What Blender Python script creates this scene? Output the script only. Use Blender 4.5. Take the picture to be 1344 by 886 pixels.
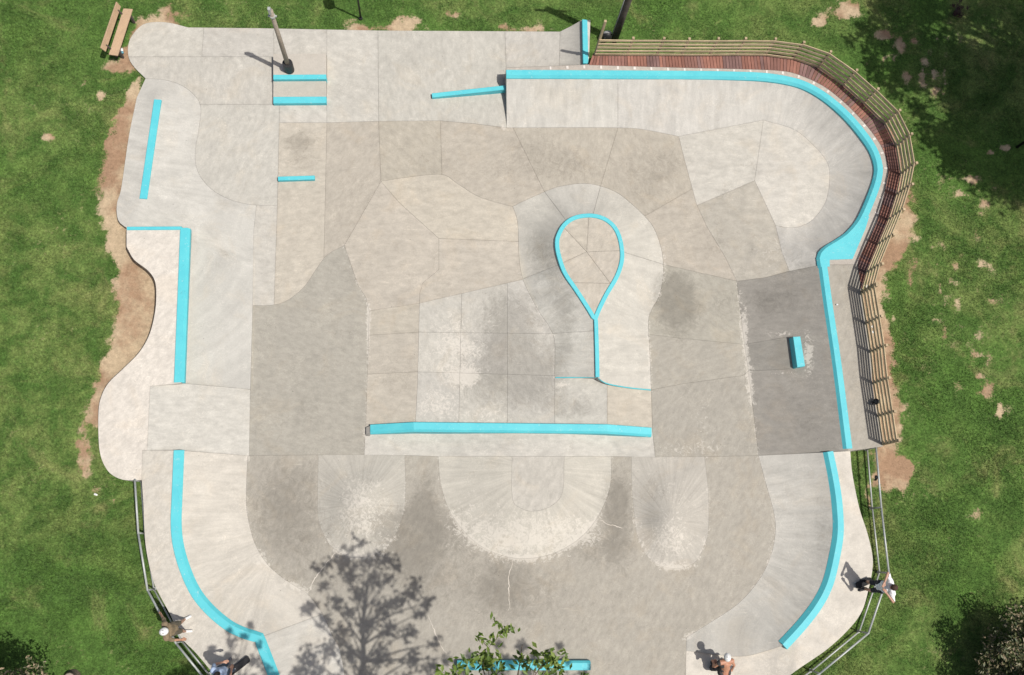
import bpy, bmesh, math, random
import numpy as np
from mathutils import Vector, Matrix
from mathutils.geometry import delaunay_2d_cdt
random.seed(7); rng = np.random.default_rng(7)
for o in list(bpy.data.objects): bpy.data.objects.remove(o)
scn = bpy.context.scene
COL = scn.collection

# ------------------------------------------------------------------ camera
FPX, CXP, CYP = 1146.0, 672.0, 443.0      # focal length and centre in photo pixels
NAD = (575.0, 715.0)                      # where "straight down" lies in the photo
CAMH = 29.0                               # drone height, metres
dn = Vector(((NAD[0]-CXP)/FPX, -(NAD[1]-CYP)/FPX, -1)).normalized()
zc = -dn
ex = (Vector((1, 0, 0)) - zc*zc.x).normalized()
wy = zc.cross(ex)
RW = Matrix((ex, wy, zc))
cam_d = bpy.data.cameras.new('camera'); cam = bpy.data.objects.new('camera', cam_d); COL.objects.link(cam)
cam.matrix_world = Matrix.Translation((0, 0, CAMH)) @ RW.to_4x4()
cam_d.sensor_width = 36; cam_d.sensor_fit = 'HORIZONTAL'; cam_d.lens = FPX/1344*36
cam_d.clip_start = 0.5; cam_d.clip_end = 2000
scn.camera = cam
scn.render.resolution_x, scn.render.resolution_y = 1024, 675

# ------------------------------------------------------------------ sky, sun, exposure
SUN_EL = math.radians(66); SUN_AZ = math.radians(25)     # shadows fall to the left, 25 degrees up
sx, sy = math.cos(SUN_AZ), -math.sin(SUN_AZ)             # towards the sun on the ground plane
w = bpy.data.worlds.new('World'); scn.world = w; w.use_nodes = True
nt = w.node_tree; bg = nt.nodes['Background']
sky = nt.nodes.new('ShaderNodeTexSky'); sky.sky_type = 'NISHITA'; sky.sun_disc = False
sky.sun_elevation = SUN_EL; sky.sun_rotation = math.atan2(sx, sy); sky.air_density = 1.0; sky.dust_density = 4.0; sky.ozone_density = 0.3
nt.links.new(sky.outputs[0], bg.inputs[0]); bg.inputs[1].default_value = 0.085
sd = bpy.data.lights.new('sun', 'SUN'); sd.energy = 4.2; sd.angle = math.radians(0.55); sd.color = (1.0, 0.955, 0.89)
so = bpy.data.objects.new('sun', sd); COL.objects.link(so)
SUNV = Vector((sx*math.cos(SUN_EL), sy*math.cos(SUN_EL), math.sin(SUN_EL)))
so.rotation_euler = SUNV.to_track_quat('Z', 'Y').to_euler(); so.location = SUNV*60
COTE = 1/math.tan(SUN_EL)
scn.view_settings.view_transform = 'Standard'; scn.view_settings.look = 'None'
scn.view_settings.exposure = 0.0; scn.view_settings.gamma = 1.0; scn.view_settings.use_curve_mapping = False

# ------------------------------------------------------------------ photo pixel + height -> place in the world
RWn = np.array(RW)
def PW(px, py, z=0.0):
    px = np.asarray(px, float); py = np.asarray(py, float); z = np.asarray(z, float)
    d = np.stack([(px-CXP)/FPX, -(py-CYP)/FPX, -np.ones_like(px)], -1) @ RWn.T
    t = (z-CAMH)/d[..., 2]
    out = d*t[..., None]; out[..., 2] += CAMH
    return out
def P(px, py, z=0.0): return Vector(PW(px, py, z).tolist())
def PX(xyz):
    v = (np.asarray(xyz, float) - np.array([0, 0, CAMH])) @ RWn
    return np.stack([CXP + FPX*v[..., 0]/-v[..., 2], CYP - FPX*v[..., 1]/-v[..., 2]], -1)
def SH(px, py, h):            # a point h above ground whose shadow falls on ground pixel px,py
    g = P(px, py, 0); return Vector((g.x + sx*h*COTE, g.y + sy*h*COTE, h))

# ------------------------------------------------------------------ helpers
def tag(o, label, cat, group=None):
    o['label'] = label; o['category'] = cat
    if group: o['group'] = group
    return o
def empty(name, loc, label=None, cat=None, group=None):
    o = bpy.data.objects.new(name, None); COL.objects.link(o); o.location = loc; o.empty_display_size = .2
    if label: tag(o, label, cat, group)
    return o
def wloc(o):
    v = Vector((0, 0, 0))
    while o is not None: v = v + o.location; o = o.parent
    return v
def mk(name, verts, faces, mat, parent=None, smooth=False):
    """one mesh object from world-space vertices; origin at the parent (or at its own middle)"""
    v = np.asarray([tuple(q) for q in verts] if not isinstance(verts, np.ndarray) else verts, float)
    me = bpy.data.meshes.new(name)
    if parent is not None: off = np.array(wloc(parent)); loc = (0, 0, 0)
    else:
        off = np.array([v[:, 0].mean(), v[:, 1].mean(), v[:, 2].min()]); loc = tuple(off)
    me.from_pydata((v-off).tolist(), [], [tuple(int(i) for i in f) for f in faces])
    me.materials.append(mat)
    if smooth: me.shade_smooth()
    me.update()
    o = bpy.data.objects.new(name, me); COL.objects.link(o); o.location = loc
    if parent is not None: o.parent = parent
    return o
class MB:
    """collects simple shapes in world space"""
    def __init__(s): s.v = []; s.f = []
    def add(s, v, f):
        n = len(s.v); s.v += [Vector(q) for q in v]; s.f += [tuple(i+n for i in q) for q in f]; return s
    def hexa(s, b, t):                   # four bottom and four top corners
        return s.add(list(b)+list(t), [(3, 2, 1, 0), (4, 5, 6, 7), (0, 1, 5, 4), (1, 2, 6, 5), (2, 3, 7, 6), (3, 0, 4, 7)])
    def bar(s, a, b, wd, ht, up=(0, 0, 1), bev=0.0):   # rectangular bar from a to b
        a, b = Vector(a), Vector(b); d = (b-a).normalized(); up = Vector(up)
        side = d.cross(up); side = side.normalized() if side.length > 1e-5 else Vector((1, 0, 0)); u = side.cross(d).normalized()
        if bev <= 0: prof = [(-wd/2, -ht/2), (wd/2, -ht/2), (wd/2, ht/2), (-wd/2, ht/2)]
        else:
            x, y = wd/2, ht/2; c = bev
            prof = [(-x+c, -y), (x-c, -y), (x, -y+c), (x, y-c), (x-c, y), (-x+c, y), (-x, y-c), (-x, -y+c)]
        n = len(prof); v = [a+side*p+u*q for p, q in prof]+[b+side*p+u*q for p, q in prof]
        f = [(i, (i+1) % n, n+(i+1) % n, n+i) for i in range(n)]+[tuple(range(n-1, -1, -1)), tuple(range(n, 2*n))]
        return s.add(v, f)
    def tube(s, pts, rad, seg=8, caps=True):
        pts = [Vector(p) for p in pts]; n = len(pts)
        rad = [rad]*n if not hasattr(rad, '__len__') else list(rad)
        d0 = (pts[1]-pts[0]).normalized(); ref = Vector((0, 0, 1)) if abs(d0.z) < .9 else Vector((1, 0, 0))
        u = d0.cross(ref).normalized(); v = []; f = []
        for i, p in enumerate(pts):
            d = (pts[min(i+1, n-1)]-pts[max(i-1, 0)]).normalized()
            u = (u-d*u.dot(d)).normalized(); q = d.cross(u)
            for k in range(seg):
                a = 2*math.pi*k/seg; v.append(p+(u*math.cos(a)+q*math.sin(a))*rad[i])
        for i in range(n-1):
            for k in range(seg):
                f.append((i*seg+k, i*seg+(k+1) % seg, (i+1)*seg+(k+1) % seg, (i+1)*seg+k))
        if caps: f += [tuple(range(seg-1, -1, -1)), tuple(range((n-1)*seg, n*seg))]
        return s.add(v, f)
    def ball(s, c, r, nu=12, nv=8, M=None):
        r = (r, r, r) if not hasattr(r, '__len__') else r; c = Vector(c); v = []; f = []
        for j in range(nv+1):
            th = math.pi*j/nv
            for i in range(nu):
                ph = 2*math.pi*i/nu
                q = Vector((r[0]*math.sin(th)*math.cos(ph), r[1]*math.sin(th)*math.sin(ph), r[2]*math.cos(th)))
                v.append(c+(M @ q if M else q))
        for j in range(nv):
            for i in range(nu):
                f.append((j*nu+i, (j+1)*nu+i, (j+1)*nu+(i+1) % nu, j*nu+(i+1) % nu))
        return s.add(v, f)
    def build(s, name, mat, parent=None, smooth=False): return mk(name, s.v, s.f, mat, parent, smooth)
def bevel(o, wd=.01, seg=2):
    m = o.modifiers.new('bevel', 'BEVEL'); m.width = wd; m.segments = seg; m.limit_method = 'ANGLE'; return o

def cr(pts, step=5.0):
    """smooth curve through the points, resampled"""
    p = np.asarray(pts, float); n = len(p)
    if n == 2: out = [p[0], p[1]]
    else:
        e = np.vstack([2*p[0]-p[1], p, 2*p[-1]-p[-2]]); out = []
        for i in range(n-1):
            a, b, c, d = e[i:i+4]; k = max(2, int(np.linalg.norm(c-b)/2))
            for t in np.linspace(0, 1, k, endpoint=False):
                out.append(.5*((2*b)+(-a+c)*t+(2*a-5*b+4*c-d)*t*t+(-a+3*b-3*c+d)*t**3))
        out.append(p[-1])
    return resample(np.array(out), step)
def resample(p, step=None, n=None):
    p = np.asarray(p, float)
    L = np.concatenate([[0], np.cumsum(np.linalg.norm(np.diff(p[:, :2], axis=0), axis=1))])
    if n is None: n = max(2, int(round(L[-1]/step))+1)
    t = np.linspace(0, L[-1], n)
    return np.stack([np.interp(t, L, p[:, k]) for k in range(p.shape[1])], 1)
def dist_poly(Q, pl):
    """distance from points Q to polyline pl (x,y[,z]); nearest z and arc length"""
    pl = np.asarray(pl, float)
    if pl.shape[1] == 2: pl = np.hstack([pl, np.zeros((len(pl), 1))])
    if len(pl) == 1: pl = np.vstack([pl, pl+[[.01, 0, 0]]])
    best = np.full(len(Q), 1e9); bz = np.zeros(len(Q)); bs = np.zeros(len(Q)); acc = 0
    for a, b in zip(pl[:-1], pl[1:]):
        d = b[:2]-a[:2]; L2 = d@d+1e-12
        t = np.clip(((Q-a[:2])@d)/L2, 0, 1)
        ds = np.linalg.norm(Q-(a[:2]+t[:, None]*d), axis=1)
        m = ds < best; best[m] = ds[m]; bz[m] = (a[2]+t*(b[2]-a[2]))[m]; bs[m] = acc+t[m]*math.sqrt(L2); acc += math.sqrt(L2)
    return best, bz, bs
def inside(Q, poly):
    Q = np.asarray(Q, float); r = np.zeros(len(Q), bool); poly = np.asarray(poly, float)
    a = poly; b = np.roll(poly, -1, 0)
    for (x0, y0), (x1, y1) in zip(a, b):
        if y0 == y1: continue
        c = ((y0 > Q[:, 1]) != (y1 > Q[:, 1])) & (Q[:, 0] < (x1-x0)*(Q[:, 1]-y0)/(y1-y0)+x0)
        r ^= c
    return r

# ------------------------------------------------------------------ materials
def lin(c): return tuple(((x/255+.055)/1.055)**2.4 if x/255 > .04045 else x/255/12.92 for x in c)
def newmat(name):
    m = bpy.data.materials.new(name); m.use_nodes = True; t = m.node_tree
    return m, t, t.nodes['Principled BSDF']
class N:
    def __init__(s, t): s.t = t
    def n(s, ty, **k):
        o = s.t.nodes.new(ty)
        for a, b in k.items(): setattr(o, a, b)
        return o
    def set(s, sock, v):
        if hasattr(v, 'is_output') or isinstance(v, bpy.types.NodeSocket): s.t.links.new(v, sock)
        else: sock.default_value = v
    def noise(s, vec, scale, detail=5, rough=.55, dist=0.0):
        o = s.n('ShaderNodeTexNoise'); s.set(o.inputs['Vector'], vec)
        o.inputs['Scale'].default_value = scale; o.inputs['Detail'].default_value = detail
        o.inputs['Roughness'].default_value = rough; o.inputs['Distortion'].default_value = dist
        return o.outputs['Fac']
    def mr(s, v, a, b, c, d, smooth=False):
        o = s.n('ShaderNodeMapRange'); o.interpolation_type = 'SMOOTHSTEP' if smooth else 'LINEAR'
        s.set(o.inputs[0], v)
        for i, q in enumerate((a, b, c, d)): o.inputs[i+1].default_value = q
        return o.outputs[0]
    def math(s, op, a, b=0.0):
        o = s.n('ShaderNodeMath', operation=op); s.set(o.inputs[0], a); s.set(o.inputs[1], b); return o.outputs[0]
    def mix(s, f, a, b, mode='MIX'):
        o = s.n('ShaderNodeMix', data_type='RGBA', blend_type=mode); s.set(o.inputs[0], f)
        for k, v in ((6, a), (7, b)):
            if isinstance(v, tuple) and len(v) == 3: v = v+(1,)
            s.set(o.inputs[k], v)
        return o.outputs[2]
    def val(s, v): 
        o = s.n('ShaderNodeCombineColor'); 
        for i in range(3): s.set(o.inputs[i], v)
        return o.outputs[0]
    def attr(s, name): o = s.n('ShaderNodeAttribute', attribute_name=name); return o
    def bump(s, h, strength, dist=.01):
        o = s.n('ShaderNodeBump'); o.inputs['Strength'].default_value = strength; o.inputs['Distance'].default_value = dist
        s.set(o.inputs['Height'], h); return o.outputs[0]

def concrete_mat():
    m, t, b = newmat('concrete'); g = N(t)
    pos = g.n('ShaderNodeNewGeometry').outputs['Position']
    oi = g.n('ShaderNodeObjectInfo').outputs['Color']
    uv = g.n('ShaderNodeUVMap', uv_map='flow').outputs[0]
    big = g.noise(pos, .45, 6, .6, .4); mid = g.noise(pos, 2.6, 8, .68, .6); fine = g.noise(pos, 22, 6, .7)
    c = g.mix(1.0, oi, g.val(g.mr(big, .3, .7, .96, 1.04)), 'MULTIPLY')
    c = g.mix(1.0, c, g.val(g.mr(mid, .3, .7, .92, 1.065)), 'MULTIPLY')
    c = g.mix(1.0, c, g.val(g.mr(fine, .25, .75, .92, 1.08)), 'MULTIPLY')
    st = g.noise(uv, 3.0, 7, .7, .15)
    c = g.mix(1.0, c, g.val(g.mr(st, .32, .68, .855, 1.115)), 'MULTIPLY')
    # scratches in two directions and grain
    for ang, sc, lo_, hi_ in ((.6, (2.2, 26, 1), .62, .72), (-.9, (2.6, 30, 1), .63, .73)):
        mp = g.n('ShaderNodeMapping'); mp.inputs['Rotation'].default_value = (0, 0, ang); mp.inputs['Scale'].default_value = sc; g.set(mp.inputs['Vector'], pos)
        sk = g.mr(g.noise(mp.outputs[0], 1.0, 4, .6, .8), lo_, hi_, 0, 1, True)
        sk = g.math('MULTIPLY', sk, g.mr(g.noise(pos, .9, 3, .5, .3), .42, .62, .08, .75, True))
        c = g.mix(sk, c, g.mix(1.0, c, (1.28, 1.27, 1.25), 'MULTIPLY'))
    blot = g.mr(g.noise(pos, 8.5, 7, .75, 1.2), .58, .74, 0, .4, True)
    c = g.mix(blot, c, g.mix(1.0, c, (.80, .79, .77), 'MULTIPLY'))
    c = g.mix(1.0, c, g.val(g.mr(g.noise(pos, 70, 3, .7), .3, .7, .93, 1.07)), 'MULTIPLY')
    # warm iron and dust tint in wide drifts
    warm = g.mr(g.noise(pos, .8, 4, .6, 1.0), .5, .72, 0, .35, True)
    c = g.mix(warm, c, g.mix(1.0, c, (1.06, .985, .89), 'MULTIPLY'))
    # trowel swirls: thin pale arcs
    sw = g.noise(pos, 3.4, 3, .5, 3.2)
    band = g.mr(g.math('ABSOLUTE', g.math('SUBTRACT', sw, .5)), 0, .035, 1, 0, True)
    patch = g.mr(g.noise(pos, 1.1, 3, .5), .46, .64, .05, .7, True)
    c = g.mix(g.math('MULTIPLY', band, patch), c, g.mix(1.0, c, (1.24, 1.23, 1.21), 'MULTIPLY'))
    sw2 = g.noise(pos, 2.3, 4, .6, 4.0); band2 = g.mr(g.math('ABSOLUTE', g.math('SUBTRACT', sw2, .46)), 0, .02, .75, 0, True)
    c = g.mix(g.math('MULTIPLY', band2, g.mr(g.noise(pos, .7, 3, .5), .5, .66, 0, .7, True)), c, g.mix(1.0, c, (.80, .79, .78), 'MULTIPLY'))
    # dark stains and pale scuffs with their own shapes
    sn = g.noise(pos, 2.6, 10, .8, 1.0)
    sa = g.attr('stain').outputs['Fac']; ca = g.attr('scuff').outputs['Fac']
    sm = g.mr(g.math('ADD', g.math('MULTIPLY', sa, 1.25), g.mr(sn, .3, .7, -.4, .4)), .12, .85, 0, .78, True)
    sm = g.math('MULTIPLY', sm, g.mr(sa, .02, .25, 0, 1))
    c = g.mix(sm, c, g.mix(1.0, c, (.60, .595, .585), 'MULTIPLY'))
    cn = g.noise(pos, 5.5, 8, .75, 1.6)
    cm = g.mr(g.math('ADD', ca, g.mr(cn, .3, .7, -.6, .6)), .42, .75, 0, .85, True)
    cm = g.math('MULTIPLY', cm, g.mr(ca, .02, .2, 0, 1))
    c = g.mix(g.math('MULTIPLY', cm, .7), c, (.58, .545, .485))
    # pits and grit
    vo = g.n('ShaderNodeTexVoronoi'); vo.inputs['Scale'].default_value = 2.2; g.set(vo.inputs['Vector'], pos)
    pit = g.mr(vo.outputs['Distance'], .018, .035, .75, 0)
    c = g.mix(pit, c, (.06, .055, .05))
    # fine hairline cracks, here and there
    wp = g.n('ShaderNodeVectorMath', operation='ADD'); g.set(wp.inputs[0], pos)
    nz = g.n('ShaderNodeTexNoise'); nz.inputs['Scale'].default_value = 1.7; nz.inputs['Detail'].default_value = 6; g.set(nz.inputs['Vector'], pos)
    g.set(wp.inputs[1], nz.outputs['Color'])
    v2 = g.n('ShaderNodeTexVoronoi', feature='DISTANCE_TO_EDGE'); v2.inputs['Scale'].default_value = .22; g.set(v2.inputs['Vector'], wp.outputs[0])
    ck = g.math('MULTIPLY', g.mr(v2.outputs['Distance'], .0, .0022, .6, 0), g.mr(g.noise(pos, .5, 2), .52, .6, 0, 1))
    c = g.mix(ck, c, g.mix(1.0, c, (.72, .69, .66), 'MULTIPLY'))
    g.set(b.inputs['Base Color'], c)
    g.set(b.inputs['Roughness'], g.mr(mid, .3, .7, .72, .92))
    b.inputs['Specular IOR Level'].default_value = .3
    g.set(b.inputs['Normal'], g.bump(g.math('ADD', fine, g.math('MULTIPLY', st, 1.5)), .22, .012))
    return m
def paint_mat():
    m, t, b = newmat('turquoise_paint'); g = N(t)
    pos = g.n('ShaderNodeNewGeometry').outputs['Position']
    n1 = g.noise(pos, 2.0, 6, .6); n2 = g.noise(pos, 14, 6, .7, .5); n3 = g.noise(pos, 3.2, 5, .7)
    c = g.mix(g.mr(n1, .3, .7, 0, 1), (.072, .45, .52), (.098, .505, .56))
    c = g.mix(g.math('MULTIPLY', g.mr(n2, .57, .66, 0, .6, True), g.mr(n3, .44, .6, .05, 1, True)), c, (.40, .56, .56))
    gm = g.math('MULTIPLY', g.mr(g.noise(pos, 5.5, 7, .75, .8), .55, .72, 0, .6, True), g.mr(g.noise(pos, 1.1, 3, .6), .45, .65, .1, 1, True))
    c = g.mix(gm, c, g.mix(1.0, c, (.62, .60, .60), 'MULTIPLY'))
    g.set(b.inputs['Base Color'], c); b.inputs['Roughness'].default_value = .6
    g.set(b.inputs['Normal'], g.bump(n2, .12, .01))
    return m
def soil_nodes(g, pos):
    n1 = g.noise(pos, .55, 5, .6); n2 = g.noise(pos, 7, 7, .7); n3 = g.noise(pos, 30, 4, .7)
    c = g.mix(g.mr(n1, .42, .6, 0, 1, True), (.455, .35, .235), (.315, .20, .13))
    c = g.mix(1.0, c, g.val(g.mr(n2, .3, .7, .75, 1.22)), 'MULTIPLY')
    return g.mix(1.0, c, g.val(g.mr(n3, .3, .7, .85, 1.12)), 'MULTIPLY')
def turf_color(g, pos):
    a = g.noise(pos, .13, 3, .55, .8); b_ = g.noise(pos, 1.1, 6, .65, .4); d = g.noise(pos, .55, 5, .65, .8)
    c = g.mix(g.mr(a, .4, .6, 0, 1, True), (.088, .168, .036), (.160, .212, .064))
    c = g.mix(g.mr(b_, .36, .66, 0, .9, True), (.064, .124, .028), c)
    c = g.mix(g.mr(d, .52, .74, 0, .7, True), c, (.235, .235, .095))
    t1 = g.noise(pos, 4.6, 5, .7, .3); t2 = g.noise(pos, 11, 4, .7)
    c = g.mix(1.0, c, g.val(g.mr(t1, .34, .66, .82, 1.22)), 'MULTIPLY')
    c = g.mix(1.0, c, g.val(g.mr(t2, .34, .66, .78, 1.24)), 'MULTIPLY')
    straw = g.math('MULTIPLY', g.mr(g.noise(pos, 6.5, 5, .72, .6), .57, .68, 0, .8, True), g.mr(g.noise(pos, .33, 3, .6), .47, .68, .03, .85, True))
    return g.mix(straw, c, (.34, .31, .16))
def ground_mat():
    m, t, b = newmat('ground'); g = N(t)
    pos = g.n('ShaderNodeNewGeometry').outputs['Position']
    gr = turf_color(g, pos)
    f = g.noise(pos, 16, 6, .75, .5); gr = g.mix(1.0, gr, g.val(g.mr(f, .28, .72, .42, 1.35)), 'MULTIPLY')
    s = soil_nodes(g, pos)
    sa = g.attr('soil').outputs['Fac']
    e = g.mr(g.math('ADD', sa, g.mr(g.noise(pos, 13, 6, .75), .3, .7, -.36, .36)), .25, .8, 0, .95, True)
    g.set(b.inputs['Base Color'], g.mix(e, gr, s)); b.inputs['Roughness'].default_value = 1.0
    b.inputs['Specular IOR Level'].default_value = .1
    g.set(b.inputs['Normal'], g.bump(f, .5, .03))
    return m
def grass_mat():
    m, t, b = newmat('grass_blade'); g = N(t)
    ge = g.n('ShaderNodeNewGeometry'); pos = ge.outputs['Position']
    c = turf_color(g, pos)
    c = g.mix(1.0, c, g.val(g.mr(ge.outputs['Random Per Island'], 0, 1, .72, 1.75)), 'MULTIPLY')
    g.set(b.inputs['Base Color'], c); b.inputs['Roughness'].default_value = .62
    b.inputs['Specular IOR Level'].default_value = .25
    tr = g.n('ShaderNodeBsdfTranslucent'); g.set(tr.inputs[0], c)
    mx = g.n('ShaderNodeMixShader'); mx.inputs[0].default_value = .3
    g.set(mx.inputs[1], b.outputs[0]); g.set(mx.inputs[2], tr.outputs[0])
    g.set(t.nodes['Material Output'].inputs[0], mx.outputs[0])
    return m
def leaf_mat(name, cols, trans=.3):
    m, t, b = newmat(name); g = N(t)
    ge = g.n('ShaderNodeNewGeometry'); r = ge.outputs['Random Per Island']
    c = g.mix(g.mr(r, 0, .5, 0, 1), cols[0], cols[1]); c = g.mix(g.mr(r, .5, 1, 0, 1), c, cols[2])
    g.set(b.inputs['Base Color'], c); b.inputs['Roughness'].default_value = .5
    tr = g.n('ShaderNodeBsdfTranslucent'); g.set(tr.inputs[0], c)
    mx = g.n('ShaderNodeMixShader'); mx.inputs[0].default_value = trans
    g.set(mx.inputs[1], b.outputs[0]); g.set(mx.inputs[2], tr.outputs[0])
    g.set(t.nodes['Material Output'].inputs[0], mx.outputs[0])
    return m
def plain(name, col, rough=.6, metal=0.0, var=.15, scale=12, bump=.1, objcol=False):
    m, t, b = newmat(name); g = N(t)
    pos = g.n('ShaderNodeNewGeometry').outputs['Position']
    n1 = g.noise(pos, scale, 6, .65); n2 = g.noise(pos, scale*.15, 3, .6)
    base = g.n('ShaderNodeObjectInfo').outputs['Color'] if objcol else tuple(col)
    c = g.mix(1.0, base, g.val(g.mr(n1, .3, .7, 1-var, 1+var)), 'MULTIPLY')
    c = g.mix(1.0, c, g.val(g.mr(n2, .3, .7, 1-var*.7, 1+var*.7)), 'MULTIPLY')
    g.set(b.inputs['Base Color'], c); b.inputs['Roughness'].default_value = rough; b.inputs['Metallic'].default_value = metal
    if bump: g.set(b.inputs['Normal'], g.bump(n1, bump, .01))
    return m
def wood_mat(name):
    m, t, b = newmat(name); g = N(t)
    pos = g.n('ShaderNodeNewGeometry').outputs['Position']
    oi = g.n('ShaderNodeObjectInfo')
    tc = g.n('ShaderNodeUVMap', uv_map='flow').outputs[0]
    gr = g.noise(tc, 6, 8, .7, .4); n2 = g.noise(pos, 2.5, 5, .65)
    c = g.mix(1.0, oi.outputs['Color'], g.val(g.mr(gr, .3, .7, .78, 1.18)), 'MULTIPLY')
    c = g.mix(1.0, c, g.val(g.mr(n2, .3, .7, .85, 1.15)), 'MULTIPLY')
    g.set(b.inputs['Base Color'], c); b.inputs['Roughness'].default_value = .8
    b.inputs['Specular IOR Level'].default_value = .25
    g.set(b.inputs['Normal'], g.bump(gr, .3, .006))
    return m
M_CON = concrete_mat(); M_PAINT = paint_mat(); M_GROUND = ground_mat(); M_GRASS = grass_mat()
M_WOOD = wood_mat('weathered_timber')
M_METAL = plain('galvanised_steel', (.40, .42, .405), .5, .25, .12, 30, .05)
M_BLACK = plain('black_rubber', (.018, .018, .019), .55, 0, .3, 25, .1)
M_DARKWOOD = plain('dark_weathered_pole', (.085, .070, .060), .9, 0, .35, 18, .5)
M_GREYWOOD = plain('grey_weathered_pole', (.27, .23, .185), .85, 0, .25, 22, .4)
M_BARK = plain('bark', (.11, .085, .06), .95, 0, .3, 25, .6)
M_WHITE = plain('white_plastic', (.75, .75, .74), .4, 0, .05, 20, 0)
M_BASE = plain('joint_filler', (.16, .145, .125), .95, 0, .2, 12, .1)

# ------------------------------------------------------------------ the concrete skatepark: outline, joints, heights
OUT = [
 [(247,36),(223,30),(203,28.8),(186,33),(173,47),(168,61),(169,76),(176,88),(191,103)],
 [(191,103),(179.5,128)],
 [(179.5,128),(169,179.5),(159,247),(154,264),(153,278),(156,291),(166,299)],
 [(166,299),(166,324)],
 [(166,324),(176,341),(193,354),(203,368),(205,388),(203,412),(196,439),(183,462),(162.5,483),(142,503),(132,523),(129,544),(129.5,580),(132,598),(137,611),(146,622.6),(162.5,630),(186,630)],
 [(186,630),(188,660),(191,715),(200,759),(210,782),(223,806),(237,836),(257,857),(281,886),(310,925)],
 [(310,925),(990,925)],
 [(990,925),(1040,884),(1084,853.5),(1114,826),(1131,803),(1139.5,775.6),(1145,748.5),(1145,728),(1138,698),(1128,667),(1119,623),(1116,592)],
 [(1116,592),(1159,586)],
 [(1159,586),(1152,546),(1145,503),(1143,462),(1137,425),(1131,386),(1126,348)],
 [(1126,348),(1129,337),(1148,300),(1155,281),(1162,255),(1166.6,223.5),(1160,196),(1144.6,173),(1124,149),(1100.6,127),(1077,110),(1046,96.5),(1023,92),(979,90),(894,88),(773,84.6)],
 [(773,84.6),(775,26)],[(775,26),(763,26.5)],
 [(763,26.5),(750,34),(735,41.5)],
 [(735,41.5),(496,40),(340,37),(247,36)]]
TLC = [(191,103),(217,105),(240,113),(257,127),(263.5,142),(261,169),(256,200),(259,223.5),(271,242),(291,257),(322,267.5),(364,270)]
LLC = [(234.7,591),(232,653.7),(231,687.6),(233.6,714.7),(242,745),(255.7,775.6),(274,799),(298,819.6),(318,830),(340,837)]
LLC2 = [(340,837),(359,886),(374,925)]
LLB = [(325,598),(323.5,635),(324,670.7),(333.6,711),(349,738),(369,757),(389.5,770.6),(406,782),(423,806),(437,836.6),(447,857),(458,925)]
LRC = [(1087,593),(1094,626.6),(1099,660.5),(1100.6,698),(1095.5,731.6),(1087,765.5),(1073.5,792.6),(1053,819.7),(1028,847)]
LRB = [(995.6,598),(1004,630),(1016,674),(1017.6,701),(1011,731.6),(995.6,762),(968.5,792.6),(928,819.7),(901,836.6)]
LRE = [(1028,847),(1010,853),(985,860),(958,861),(900,854)]
TRC = [(664.5,97),(894,98),(962,99),(1006,101),(1040,106.7),(1063,115),(1087,130),(1111,151),(1131,174),(1146,196),(1153,217),(1152,234),(1144.6,257),(1131,288),(1116,307),(1101,318),(1085,328),(1078,337),(1079,347.5)]
RC = [(1079,347.5),(1087,405),(1098,479.5),(1112,589),(1112.5,593)]
TRB1 = [(578,158.5),(620,162),(665,167.6)]
TRB2 = [(665,167.6),(811,167.6),(850,171),(891,179)]
TRB3 = [(891,179),(1002,157.5)]
TRB4 = [(1002,157.5),(1040,169),(1063,186),(1084,210),(1089,230),(1085,261),(1073.5,281),(1060,293),(1040,299),(1018,296)]
TRB5 = [(1018,296),(1026,330),(1036,356)]
RBL = [(967,369),(977,452),(982,487),(990.5,554),(995.6,598)]
RTL = [(967,369),(1006,364),(1036,356),(1079,347.5)]
M1 = [(418,597),(417,640),(418,681),(430,711),(447,726),(470,732),(495,726),(514,711),(530,671),(532,630),(531,597.5)]
M2 = [(575,599),(579,637),(592,674),(616,704.5),(643,723),(680,733),(721,728),(755,711),(778.5,687.6),(795,657),(802,630),(802,599)]
M2i = [(672,599),(672.5,654),(684,667),(699,671),(721,665.6),(738,647),(740.5,599)]
M3 = [(829,600),(829,630),(832,668),(836,700),(848,728),(866,742),(890,746),(912,738),(926,712),(930,688),(929,640),(924.5,599.5)]
LOOP = [(782,420),(783.6,412),(795,388),(809,364),(815.7,344),(816,327),(812,309),(804,295.5),(790,286),(772,283),(753,286.5),(740,296),(732.5,310),(731,320),(733,334),(741,357.6),(756.5,381),(772,405),(778.5,416),(782,420)]
STEM = [(782,420),(783,450),(784,495)]
VOL_L = [(673,271),(678,285),(680,300),(681,334),(684,357.6),(690,376),(707,408),(721,429),(728,449),(728,495)]
VOL_T = [(673,271),(687,264),(717.5,250.6),(738,244),(772,241),(805.6,250.6),(829,267.5),(850,288),(860,303),(868,327),(870.6,354),(866.5,385),(856,405),(851,422),(853,469),(854.7,511.6)]
VOL_E = [(728,495),(784,495)]
VOL_E2 = [(784,495),(797,503),(830,509),(854.7,511.6)]
LEDGE = [(478.5,563),(543,560),(797,563),(856.5,567)]
DKP = [(331.5,401),(360.6,400),(379,393),(399.6,376),(416.5,351),(430,334),(452,322)]
DKP2 = [(452,322),(470,374.5),(480.5,391),(484.5,408),(483,469),(480,557),(478,597)]
HIPT = [(500,238),(540,232),(580,229),(599,240),(626,257),(653,266),(673,271)]
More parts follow.
